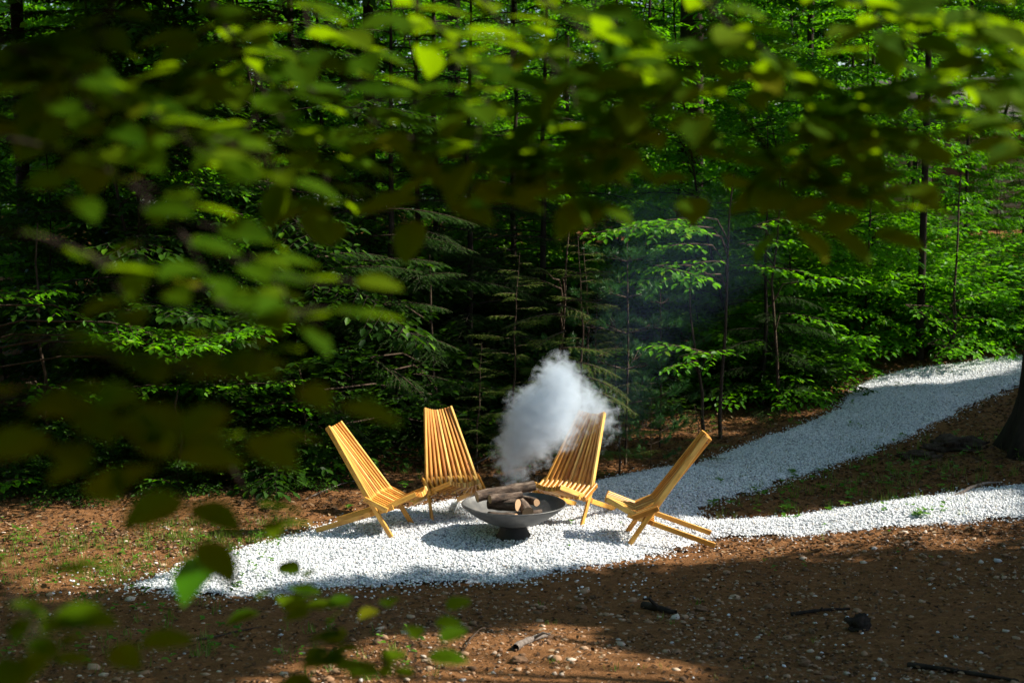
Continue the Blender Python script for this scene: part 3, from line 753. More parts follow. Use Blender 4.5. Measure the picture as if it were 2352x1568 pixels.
brow(1440, 1900, 6, 16.6, 17.8, "in the dark above the soil strip", "shrubs above the soil strip", 58, .6, .9, dark=True)
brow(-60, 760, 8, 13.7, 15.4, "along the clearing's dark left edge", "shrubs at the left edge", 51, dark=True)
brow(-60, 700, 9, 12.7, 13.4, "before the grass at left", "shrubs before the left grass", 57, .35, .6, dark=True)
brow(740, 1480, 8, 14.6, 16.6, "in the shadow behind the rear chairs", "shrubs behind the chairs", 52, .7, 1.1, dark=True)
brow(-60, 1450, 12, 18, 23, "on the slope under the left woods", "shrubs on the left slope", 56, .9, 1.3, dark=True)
for i in range(3):
    if not usedB[i]: print("UNUSED shrub proto", i)
hi = tree_obj("broadleaf_tree", sapling(140, 8.5, 2.2, 46, .12, .44, rad=.04), gz((2010 - 1176) / FOC * 27, 27), (m_bark, m_beech), "leafy tree whose high crown hides the garage roof's left end", "tree", "trees before the garage")
for px, y, rz, s_, lab in [(2130, 27.6, 1, 1.05, "leafy tree whose high crown hides the garage roof's middle"), (2260, 27, 2.5, 1, "leafy tree with a high crown before the garage door"), (2390, 27.5, 4, 1.1, "leafy tree with a high crown at the garage's right"), (2060, 25.5, 5, .9, "leafy tree with a high crown nearest before the garage")]:
    tree_copy(hi, gz((px - 1176) / FOC * y, y), lab, "tree", "trees before the garage", rz, s_)

# ------------------------------------------------------------------ tall trees with dark trunks
def tall_tree(px, y, rad, h, label, lean=(0, 0), flare=1.6, seed=0, base=None, crown=None):
    x = (px - 1176) / FOC * y if base is None else base
    o = empty("tall_tree", gz(x, y), label=label, cat="tree"); ns, nr = 28, 40; V = []
    for i in range(nr):
        z = -.35 + (h + .35) * (i / (nr - 1)) ** 1.5; zz = max(z, 0)
        rr = rad * (1 - .5 * zz / h) * (1 + (flare - 1) * math.exp(-zz / .35))
        for k in range(ns):
            a = 2 * math.pi * k / ns; but = 1 + .16 * math.sin(a * 5 + seed) * math.exp(-zz / .5)
            r2 = rr * but * (1 + .10 * mnoise.noise(Vector((math.cos(a) * 3.5 + seed, math.sin(a) * 3.5, z * .7))))
            V.append((r2 * math.cos(a) + lean[0] * zz, r2 * math.sin(a) + lean[1] * zz, z))
    F = [(i * ns + k, i * ns + (k + 1) % ns, (i + 1) * ns + (k + 1) % ns, (i + 1) * ns + k) for i in range(nr - 1) for k in range(ns)]
    link("trunk", frompy("trunk", V, F, True), m_bark, o)
    return o
tt = []
tt.append(tall_tree(1582, 22, .215, 16, "tall tree with the widest dark trunk in the middle woods", flare=1.3, seed=1))
tt.append(tall_tree(2450, 13.4, .36, 14, "big rough trunk cut by the right edge of the picture beside the path", lean=(.02, 0), flare=1.55, seed=2))
tt.append(tall_tree(676, 20, .055, 11, "slim straight trunk behind the blurred leaves at upper left", flare=1.2, seed=3))
tt.append(tall_tree(852, 19, .085, 12, "dark narrow trunk standing in the shadow left of the middle", flare=1.2, seed=4))
tt.append(tall_tree(1045, 27, .14, 14, "dark trunk showing at the top edge left of the middle", flare=1.2, seed=5))
tt.append(tall_tree(2118, 18.4, .05, 8, "thin dark trunk rising from the far edge of the upper path", flare=1.3, seed=6))
tt.append(tall_tree(2088, 24, .07, 11, "thin dark trunk before the beige building's left end", lean=(.04, 0), flare=1.2, seed=7))
tt.append(tall_tree(1850, 23, .06, 12, "slender dark trunk in the bright leaves at upper right", flare=1.2, seed=8))
tt.append(tall_tree(2375, 26, .22, 15, "black trunk before the beige building's right end", flare=1.2, seed=9))
tt.append(tall_tree(250, 21, .17, 13, "rough brown trunk behind the blurred leaves at far left", flare=1.2, seed=10))
for k, (px, y, r_) in enumerate([(1468, 24, .03), (1500, 27, .035), (1530, 25, .025), (1640, 26, .035), (1690, 25, .04), (1745, 28, .03), (1408, 23, .03), (1955, 24, .03), (2010, 22, .035), (2215, 25, .03)]):
    o = tall_tree(px, y, r_, 9, f"thin dark stem, {ORD[k]} of the pole-like young trees at right", flare=1.2, seed=20 + k, lean=(random.uniform(-.03, .03), 0)); o["group"] = "pole-like young trees"
for k in range(4): 
    px, y, r_ = [(1300, 25, .05), (1180, 22, .06), (480, 23, .07), (60, 19, .1)][k]
    tall_tree(px, y, r_, 12, ["dark stem in the gloom above the smoke", "dark stem in the gloom right above the wooden chairs", "half-hidden stem among lit leaves at upper left", "dark trunk near the left edge among blurred leaves"][k], flare=1.2, seed=40 + k)

# ------------------------------------------------------------------ conifers round the clearing
hA = hemlock(201, 5.6, 1.9, 52); hB = hemlock(202, 3.0, 1.2, 24, gap=.055)
hem = tree_obj("hemlock_tree", hA, gz((900 - 1176) / FOC * 15.2, 15.2), (m_bark, m_hem), "dark hemlock with drooping boughs left of the smoke behind the chairs", "conifer", "hemlocks behind the chairs", .3)
for px, y, s_, rz, lab in [(1080, 16.8, 1.05, 2, "tall shadowed hemlock right behind the back left chair"), (740, 16.5, 1.1, 4, "tall shadowed hemlock above the leftmost chair"), (1250, 18, 1.1, 1, "deep-set dark hemlock straight behind the smoke"), (1180, 20, 1.25, 5.5, "far hemlock whose crown rises above the smoke"), (960, 17.6, 1.15, 2.2, "hemlock filling the gloom between the left chairs"), (560, 19, 1.15, 5, "far dark hemlock in the left woods"), (1000, 20.5, 1.3, 3, "hemlock crown filling the upper middle left"), (1760, 16.6, .62, 2.5, "small shadowed hemlock at the bend of the upper path")]:
    tree_copy(hem, gz((px - 1176) / FOC * y, y), lab, "conifer", "hemlocks behind the chairs", rz, s_)
ced = tree_obj("cedar_sapling", hemlock(203, 2.3, .85, 26, nl=.032, wid=1.2, gap=.035, rad=.022, start=.05, arch=.25), gz(.62, 13.4), (m_twig, m_ced), "yellow-green feathery evergreen sapling right behind the smoke", "conifer", "feathery evergreen saplings", .5)
for px, y, s_, rz, lab in [(1420, 13.3, .62, 2, "small yellowish evergreen sapling to the right of the smoke plume"), (1190, 14.2, .9, 4, "dim feathery evergreen sapling left of the smoke top"), (1345, 14.4, .95, 1, "feathery evergreen sapling above the smoke"), (1100, 13.6, .55, 5, "low dim evergreen between the back left chair and the smoke"), (2200, 18.3, .5, 3, "low feathery evergreen at the far end of the upper path")]:
    tree_copy(ced, gz((px - 1176) / FOC * y, y), lab, "conifer", "feathery evergreen saplings", rz, s_)
spr = tree_obj("spruce_seedling", hemlock(204, .62, .42, 22, nl=.018, wid=1.1, gap=.03, rad=.008, start=.1, arch=.1, step=.006), gz((1600 - 1176) / FOC * 13.7, 13.7), (m_twig, m_ced), "tiny spruce seedling with level twigs on the soil right of the smoke", "conifer")
def pine(seed, h, nbr, rc):
    p = Plant(seed); pts = np.array([[0, 0, -.1], [.02, 0, h * .5], [0, .02, h]]); p.seg.append((pts, np.array([.014, .01, .004]))); p.tuft(pts[-1], (0, 0, 1))
    for w_ in range(int(h / .35)):
        z = h - .3 - w_ * .35
        if z < .2: break
        a0 = p.r.uniform(0, 6.28)
        for k in range(nbr):
            a = a0 + k * 6.28 / nbr + p.r.normal(0, .2); L = min(rc, .25 + (h - z) * .35) * p.r.uniform(.8, 1.1); e = pts[1] * 0 + [math.cos(a) * L, math.sin(a) * L, z + L * .35]
            p.seg.append((np.array([[0, 0, z], [e[0] * .5, e[1] * .5, z + L * .1], e]), np.array([.007, .005, .003])))
            p.tuft(e, (math.cos(a) * .6, math.sin(a) * .6, .8))
            for s2 in (-.5, .5):
                a2 = a + s2; e2 = np.array([math.cos(a) * L * .55 + math.cos(a2) * L * .3, math.sin(a) * L * .55 + math.sin(a2) * L * .3, z + L * .25]); p.seg.append((np.array([[e[0] * .5, e[1] * .5, z + L * .1], (e2 + [e[0] * .5, e[1] * .5, z + L * .1]) / 2, e2]), np.array([.004, .003, .002]))); p.tuft(e2, (math.cos(a2) * .7, math.sin(a2) * .7, .7))
    return p
pn = tree_obj("pine_sapling", pine(301, 2.3, 5, .62), gz((1440 - 1176) / FOC * 13.8, 13.8), (m_twig, m_pine), "young pine with long-needled tufts behind the smoke's right side", "conifer", "young long-needled pines")
for px, y, s_, rz, lab in [(1500, 13.5, .42, 2, "low pine with needle tufts between smoke and spruce seedling"), (1370, 14.2, .8, 4, "pine tufts showing above the smoke plume"), (1520, 14.6, .75, 1, "pine with dim tufts below the lit green leaves")]:
    tree_copy(pn, gz((px - 1176) / FOC * y, y), lab, "conifer", "young long-needled pines", rz, s_)

# ------------------------------------------------------------------ saplings whose boughs reach into the sun
LIT = []
def bough_tree(bx, by, h, boughs, label, leafL=.085, seed=0, lit=.34, dens=1.1, con=False):
    """boughs: (px0,py0, px1,py1, depth) - a bough runs from its inner to its outer end point"""
    p = Plant(seed); x = (bx - 1176) / FOC * by; z0 = float(H(x, by)); o = np.array([x, by, z0])
    pts = np.stack([p.r.normal(0, .03, 8).cumsum(), p.r.normal(0, .03, 8).cumsum(), np.linspace(-.2, h, 8)], -1); p.seg.append((pts, np.linspace(.024, .008, 8)))
    for (a0, b0, a1, b1, dp) in boughs:
        A_ = at(a0, b0, dp) - o; B_ = at(a1, b1, dp - .35) - o; zc = max(.2, min(A_[2] - .25, h * .95)); i = zc / h * 7; q = np.array([np.interp(zc, pts[:, 2], pts[:, 0]), np.interp(zc, pts[:, 2], pts[:, 1]), zc])
        mid = (q + A_) / 2 + [0, 0, .1]; p.seg.append((np.array([q, mid, A_]), np.array([.010, .009, .008])))
        L = np.linalg.norm(B_ - A_); d = unit(B_ - A_) + [0, 0, .14]
        if con: p.con_branch(A_, d, L, .028, 1.1, .035, .4, .008, .007)
        else: p.branch(A_, d, L, leafL, .008, dens, .28, bare=.02)
        for t_ in np.linspace(.0, 1.05, 5): LIT.append((A_ + (B_ - A_) * t_ + o, lit))
    return tree_obj("hemlock_sapling" if con else "beech_sapling", p, tuple(o), (m_twig, m_hem if con == 1 else m_ced if con else m_beech), label, "sapling")
bough_tree(-140, 13.2, 2.9, [(-60, 690, 160, 670, 13), (120, 700, 250, 745, 12.8), (200, 770, 420, 760, 12.6), (250, 740, 430, 800, 12.4), (400, 780, 640, 790, 12.5), (430, 820, 600, 745, 12.7), (300, 790, 520, 800, 12.3)],
           "beech sapling whose low boughs catch the sun at the left edge", seed=401, lit=.48, dens=1.5)
bough_tree(120, 13.8, 2.4, [(40, 930, 260, 890, 13.4), (60, 880, 240, 940, 13.1), (250, 900, 480, 880, 13.6), (440, 900, 680, 880, 13.5), (500, 950, 740, 930, 13.7)],
           "dim beech sapling with low boughs beneath the sunlit spray at left", seed=402, lit=.12)
bough_tree(300, 15.2, 3.4, [(330, 420, 520, 400, 14.8), (380, 440, 560, 430, 14.6), (430, 480, 600, 500, 14.5), (400, 370, 480, 430, 14.9), (450, 540, 560, 560, 14.5)],
           "beech sapling with a sunlit bough at upper left under the blurred leaves", seed=403, lit=.36)
bough_tree(1660, 15.0, 2.8, [(1600, 520, 1350, 545, 14.2), (1620, 500, 1430, 510, 14.4), (1640, 540, 1480, 490, 14.3), (1600, 560, 1500, 570, 14.5), (1640, 630, 1440, 660, 14.1), (1500, 610, 1640, 650, 14.0), (1660, 600, 1470, 620, 14.3)],
           "beech sapling with bright lime boughs right above the smoke", seed=404, lit=.42, dens=1.3)
bough_tree(1610, 14.3, 1.7, [(1640, 815, 1490, 800, 14.0), (1560, 820, 1670, 795, 13.9), (1590, 830, 1530, 850, 13.9)],
           "small beech sapling with one sunlit bough right of the smoke", seed=405, lit=.32)
bough_tree(1790, 16.2, 2.8, [(1700, 610, 1900, 640, 15.8), (1700, 560, 1850, 560, 15.9), (1820, 650, 1980, 640, 15.8), (1730, 520, 1900, 500, 16), (1800, 720, 1930, 740, 15.7)],
           "beech sapling with half-lit green boughs over the upper path's bend", seed=406, lit=.22)
bough_tree(2190, 18.0, 2.4, [(2130, 790, 2250, 810, 17.8), (2150, 740, 2290, 730, 17.9), (2140, 830, 2220, 800, 17.7), (2180, 700, 2330, 640, 17.9), (2080, 700, 2160, 760, 17.8), (2200, 600, 2350, 560, 18)],
           "bushy bright sapling by the thin trunk beside the upper path", seed=407, lit=.5)
bough_tree(-40, 12.6, 1.2, [(-60, 1120, 40, 1110, 12.4), (-60, 1190, 30, 1180, 12.3), (-60, 1240, 30, 1235, 12.2)],
           "low leafy shoot cut by the left edge near the grass", seed=408, lit=.3)
bough_tree(410, 12.9, .9, [(400, 1120, 370, 1100, 12.7), (410, 1130, 440, 1140, 12.6), (420, 1180, 470, 1170, 12.6), (400, 1200, 370, 1190, 12.7)],
           "spindly leafy seedling at the left edge of the clearing", seed=409, leafL=.06, lit=.15)
bough_tree(700, 13.6, 1.0, [(640, 1080, 770, 1060, 13.2), (650, 1110, 760, 1100, 13.1), (560, 1190, 650, 1190, 12.9), (500, 1200, 600, 1210, 12.9)],
           "shadowed leafy seedling left of the leftmost chair", seed=410, lit=.05)
bough_tree(800, 15.4, 3.2, [(640, 520, 730, 510, 14.4), (660, 525, 760, 530, 14.2), (720, 590, 900, 575, 14.0), (860, 600, 1010, 590, 14.0), (760, 620, 960, 610, 13.8), (960, 640, 1060, 620, 14), (680, 440, 560, 400, 14.8), (900, 480, 1090, 500, 14.5), (900, 540, 1100, 560, 14.6)],
           "hemlock sapling with flat boughs touched by sun above the left chairs", seed=411, lit=.16, con=1)
bough_tree(1010, 14.6, 2.0, [(860, 700, 1040, 690, 14), (900, 760, 1050, 790, 13.8), (850, 820, 960, 900, 13.6), (900, 850, 1010, 930, 13.5), (700, 900, 850, 1000, 13.2), (760, 980, 850, 1030, 13), (950, 860, 1080, 880, 14)],
           "dim drooping hemlock sapling between the two left chairs", seed=412, lit=.05, con=1)
bough_tree(1290, 13.9, 2.3, [(1290, 640, 1400, 610, 13.4), (1280, 660, 1180, 620, 13.4), (1300, 690, 1420, 700, 13.3), (1280, 720, 1160, 740, 13.2), (1300, 760, 1230, 790, 13.1), (1280, 700, 1350, 720, 13), (1300, 830, 1440, 850, 12.9), (1320, 860, 1460, 900, 12.8), (1290, 800, 1400, 800, 12.8), (1300, 880, 1470, 930, 12.9), (1270, 640, 1240, 600, 13.4)],
           "olive evergreen sapling with sunlit fronds just above the smoke", seed=413, lit=.24, con=2)
LIT += [(at(830, 590, 14.2), .3), (at(920, 590, 14.2), .25), (at(720, 520, 14.6), .25), (at(1290, 680, 13.3), .4), (at(1330, 720, 13.3), .35), (at(1380, 850, 13.2), .35), (at(1450, 900, 13.1), .3), (at(1600, 880, 13.6), .3),
        (at(1420, 560, 13.7), .25), (at(1480, 740, 13.7), .22), (at(1250, 650, 13.8), .25), (at(1340, 790, 13.3), .25)]

# ------------------------------------------------------------------ far woodland mass
def leaf_cloud(n, fx, size, seed):
    r = np.random.default_rng(seed); P = fx(r, n); m = len(P); a = r.uniform(0, 2 * np.pi, m)
    d = np.stack([np.cos(a), np.sin(a), r.normal(-.1, .3, m)], -1); nn = np.stack([r.normal(0, .35, m), r.normal(0, .35, m), np.ones(m)], -1)
    return place(LEAF, LEAFF, frames(d, nn, r.uniform(.7, 1.3, m) * size), P)
def clumps(x0, x1, y0, y1, z0, z1, nc, per, cr):
    def f(r, n):
        cx = r.uniform(x0, x1, nc); cy = r.uniform(y0, y1, nc); cz = r.uniform(z0, z1, nc)
        C = np.stack([cx, cy, cz + H(cx, cy)], -1); C = np.repeat(C, per, 0); m = len(C)
        off = r.normal(0, 1, (m, 3)) * [cr, cr, cr * .28]; return C + off
    return f
def far_f(r, n):
    return clumps(-24, 34, 43, 54, 0, 15.5, 8200, 44, .7)(r, n)
Va, Fa = leaf_cloud(0, far_f, .24, 11)
def far_g(r, n):
    P = clumps(-18, 24, 34, 42, 2.2, 11, 2200, 40, .6)(r, n); return P
Vb, Fb = leaf_cloud(0, far_g, .19, 12)
fw = link("woodland", npmesh("woodland", np.concatenate([Va, Vb]), np.concatenate([Fa, Fb + len(Va)])), m_far); tag(fw, "distant green woodland beyond the road", kind="stuff")


# ------------------------------------------------------------------ building in the woods
def box(V, F, x0, x1, y0, y1, z0, z1):
    o = len(V); V += [(x0, y0, z0), (x1, y0, z0), (x1, y1, z0), (x0, y1, z0), (x0, y0, z1), (x1, y0, z1), (x1, y1, z1), (x0, y1, z1)]
    F += [tuple(o + i for i in f) for f in ((0, 3, 2, 1), (4, 5, 6, 7), (0, 1, 5, 4), (1, 2, 6, 5), (2, 3, 7, 6), (3, 0, 4, 7))]
bo = empty("garage", (7.6, 29.0, 1.75), R(4), label="beige clapboard garage half hidden by the trees at right", cat="garage")
def bpart(name, mat, fn, parent=bo):
    V, F = [], []; fn(V, F); return link(name, frompy(name, V, F), mat, parent)
def lap(V, F):
    z = -1.2
    while z < 2.2:
        o = len(V); V += [(0, -.034, z), (9, -.034, z), (9, -.004, z + .15), (0, -.004, z + .15), (0, -.004, z), (9, -.004, z)]; F += [(o, o + 1, o + 2, o + 3), (o, o + 4, o + 5, o + 1)]; z += .15
    box(V, F, 0, 9, 0, 6, -1.2, 2.2)
bpart("wall", m_siding, lap)
bpart("corner_board", m_trim, lambda V, F: box(V, F, -.08, .08, -.05, .1, -1.2, 2.2))
dr = bpart("garage_door", m_door, lambda V, F: [box(V, F, 3.3, 6.1, -.05, -.026, -.7 + k * .55, -.7 + k * .55 + .53) for k in range(4)] + [box(V, F, 3.42 + j * .67, 3.96 + j * .67, -.065, -.052, -.6 + k * .55, -.27 + k * .55) for k in range(4) for j in range(4)])
bpart("door_frame", m_trim, lambda V, F: [box(V, F, 3.16, 3.28, -.09, -.024, -1, 1.66), box(V, F, 6.12, 6.24, -.09, -.024, -1, 1.66), box(V, F, 3.16, 6.24, -.088, -.0245, 1.664, 1.8)])
wn = bpart("window", m_glass, lambda V, F: box(V, F, .9, 1.8, -.045, -.026, .6, 1.7))
bpart("window_frame", m_trim, lambda V, F: [box(V, F, .8, .898, -.07, -.024, .5, 1.8), box(V, F, 1.802, 1.9, -.07, -.024, .5, 1.8), box(V, F, .9, 1.8, -.068, -.0245, .5, .598), box(V, F, .9, 1.8, -.068, -.0245, 1.702, 1.8)], wn)
def roof(V, F):
    V += [(-.5, -.6, 2.15), (9.5, -.6, 2.15), (9.5, 3, 3.3), (-.5, 3, 3.3), (-.5, 6.6, 2.15), (9.5, 6.6, 2.15), (-.5, -.6, 2.27), (9.5, -.6, 2.27), (9.5, 3, 3.42), (-.5, 3, 3.42), (-.5, 6.6, 2.27), (9.5, 6.6, 2.27)]
    F += [(0, 1, 2, 3), (3, 2, 5, 4), (6, 9, 8, 7), (9, 10, 11, 8), (0, 6, 7, 1), (0, 3, 9, 6), (3, 4, 10, 9), (1, 7, 8, 2), (2, 8, 11, 5), (4, 5, 11, 10)]
bpart("roof", m_roof, roof)

# ------------------------------------------------------------------ grass, weeds, sticks, roots
BL = np.array([[-.5, 0, 0], [.5, 0, 0], [.4, .35, .10], [-.4, .35, .10], [.25, .72, .05], [-.25, .72, .05], [0, 1, -.18]])
def grass(regions, seed):
    r = np.random.default_rng(seed); PP, DD, LL = [], [], []
    for (x0, x1, y0, y1, n, hh) in regions:
        for _ in range(n):
            g = ground(r.uniform(x0, x1), r.uniform(y0, y1)); m = r.integers(4, 14)
            for _ in range(m):
                a = r.uniform(0, 6.28); PP.append(g + [r.normal(0, .018), r.normal(0, .018), -.004]); DD.append((math.cos(a) * r.uniform(.2, 1.1), math.sin(a) * r.uniform(.2, 1.1), 1)); LL.append(hh * r.uniform(.4, 1.2))
    D = np.array(DD); L = np.array(LL); Nn = np.cross(unit(D), np.cross(np.array([0, 0, 1.]), D)) * -1 + 1e-4
    A = frames(D, Nn, np.stack([np.full(len(L), .0055), L, L], -1))
    V, F = place(BL, np.array([[0, 1, 2], [0, 2, 3], [3, 2, 4], [3, 4, 5], [5, 4, 6]]), A, np.array(PP)); return npmesh("grass", V, F)
g1 = link("grass", grass([(0, 640, 1225, 1345, 260, .075), (330, 700, 1195, 1260, 110, .09), (0, 500, 1330, 1560, 45, .08), (450, 1000, 1440, 1560, 25, .09), (1000, 1900, 1330, 1560, 14, .05)], 61), m_grass); tag(g1, "sparse yellowish grass blades at the left of the gravel", kind="stuff")
g2 = link("grass", grass([(1640, 2250, 1080, 1190, 120, .10), (1900, 2352, 1000, 1120, 70, .11), (1420, 1660, 1120, 1200, 16, .09), (900, 1200, 1040, 1130, 18, .10), (1000, 1900, 960, 1060, 30, .06)], 62), m_grass); tag(g2, "thin grass on the soil wedge between the two paths", kind="stuff")
def weeds(regions, seed):
    p = Plant(seed)
    for (x0, x1, y0, y1, n, L) in regions:
        for _ in range(n):
            g = ground(p.r.uniform(x0, x1), p.r.uniform(y0, y1)); h = p.r.uniform(.02, .12); k = p.r.integers(3, 8); top = g + [0, 0, h]
            p.seg.append((np.array([g - [0, 0, .01], (g + top) / 2, top]), np.array([.0025, .002, .0015])))
            for i in range(k):
                a = 6.28 * i / k + p.r.normal(0, .3); p.leaf(g + [0, 0, h * p.r.uniform(.5, 1)], (math.cos(a), math.sin(a), p.r.uniform(-.1, .5)), (p.r.normal(0, .2), p.r.normal(0, .2), 1), L * p.r.uniform(.6, 1.2), 1.25)
    return p
for regs, lab, sd in [([(0, 640, 1215, 1345, 170, .03), (0, 560, 1340, 1560, 34, .04), (500, 1100, 1430, 1560, 16, .035), (640, 1000, 1120, 1200, 12, .05)], "small green weeds on the ground at left", 71),
                      ([(1620, 2200, 1090, 1195, 60, .055), (1850, 2352, 1000, 1110, 40, .05), (1480, 2000, 900, 990, 36, .045), (1500, 2100, 880, 930, 30, .06), (1100, 1500, 960, 1090, 10, .04), (1300, 2200, 1200, 1330, 14, .028)], "small green weeds on the soil at right", 72)]:
    p = weeds(regs, sd); o = link("weeds", p.foliage("weeds"), m_weed); tag(o, lab, kind="stuff")
def stick(p0, p1, r0, label, mat, px=True, lift=.01, name="fallen_stick", wig=.02):
    a = ground(*p0); b = ground(*p1); o = empty(name, tuple(a), label=label, cat="stick"); n = 9; t_ = np.linspace(0, 1, n)
    P = a + (b - a) * t_[:, None]; P[:, 0] += np.cumsum(np.random.default_rng(int(p0[0])).normal(0, wig, n)) * .4; P[:, 2] = H(P[:, 0], P[:, 1]) + r0 * .6 + lift * np.sin(t_ * 3.1)
    L = P - a; V, F = tubes([(L, r0 * np.linspace(1, .55, n) * (1 + .15 * np.sin(t_ * 21)))], 9)
    me = npmesh("wood", V, F, True); w_ = link("wood", me, mat, o)
    k = 4; e = L[k] + (L[5] - L[4]) * 0; sd = np.array([(L[5] - L[4])[1], -(L[5] - L[4])[0], .02]); sd = unit(sd) * r0 * 5
    V, F = tubes([(np.array([e, e + sd * .6 + [0, 0, r0], e + sd]), np.array([.45, .35, .2]) * r0)], 7); link("side_twig", npmesh("side_twig", V, F, True), mat, o)
    return o
stick((1180, 1492), (1262, 1462), .022, "pale broken stick on the sunlit bare slope at the bottom", m_dead)
stick((1480, 1395), (1565, 1412), .028, "thick dark piece of rotten wood on the shaded slope below the right chair", m_bark)
stick((1820, 1412), (1955, 1400), .013, "thin dark stick lying level on the shaded slope at right", m_bark)
stick((2090, 1530), (2352, 1568), .016, "dark stick near the lower right corner", m_bark)
stick((2180, 1150), (2290, 1112), .016, "pale stick on the soil between the paths at far right", m_dead, lift=.05)
stick((820, 1000), (1010, 1085), .007, "long bare twig behind the leftmost chair", m_dead, lift=.12)
stick((1062, 1080), (1290, 1035), .007, "long pale twig on the ground behind the fire smoke", m_dead, lift=.12)
stick((700, 1148), (860, 1105), .006, "thin twig on the dark soil behind the leftmost chair", m_dead, lift=.05)
stick((440, 1475), (600, 1440), .007, "slender dark twig on the shaded ground at lower left", m_twig)
stick((1050, 1500), (1130, 1440), .005, "thin curved twig on the slope left of the pale stick", m_twig, lift=.04)
def lump(px, py, rr, name, label, cat, mat, sq=.6, seed=0, n=3, rough=.35):
    g = ground(px, py); bm = bmesh.new(); bmesh.ops.create_icosphere(bm, subdivisions=4, radius=1)
    for v in bm.verts:
        c = v.co.copy(); k = 1 + rough * mnoise.noise(c * 1.7 + Vector((seed, 0, 0))) + rough * .5 * mnoise.noise(c * 5 + Vector((seed, 3, 0))) + rough * .3 * mnoise.noise(c * 12)
        v.co = Vector((c.x * rr[0], c.y * rr[1], c.z * rr[2])) * k
    me = bpy.data.meshes.new(name); bm.to_mesh(me); bm.free()
    for p in me.polygons: p.use_smooth = True
    o = link(name, me, mat); o.location = (g[0], g[1], g[2] + rr[2] * .35); return tag(o, label, cat)
lump(1972, 1445, (.075, .07, .06), "dirt_clod", "dark ragged clod on the shaded slope at right", "clod", m_bark, seed=3, rough=.6)
lump(2200, 1030, (.26, .16, .085), "exposed_root", "weathered root hump at the foot of the big edge trunk", "root", m_twig, seed=5, rough=.7)
lump(2110, 1052, (.16, .10, .05), "exposed_root", "smaller weathered root hump on the path side of the trunk", "root", m_twig, seed=7, rough=.7)
lump(2258, 1030, (.05, .045, .04), "stone", "tan stone lying against the root hump", "stone", m_pebble, seed=9)
for k, (px, py, r_, lab) in enumerate([(1190, 1520, .035, "largest pale stone at the bottom in the sun"), (1335, 1396, .028, "tan stone in the shade under the gravel's front edge"), (1610, 1400, .03, "flat grey stone above the dark rotten wood"), (1660, 985, .03, "grey stone on the soil behind the right chair"), (1765, 1395, .026, "small tan stone left of the level dark stick"), (960, 1374, .02, "whitish stone just below the gravel edge in front"), (2170, 1297, .028, "pale stone on the slope below the lower path at right"), (1850, 1525, .03, "brown stone near the bottom right")]):
    lump(px, py, (r_ * 1.3, r_, r_ * .7), "stone", lab, "stone", m_pebble, seed=30 + k, rough=.3)

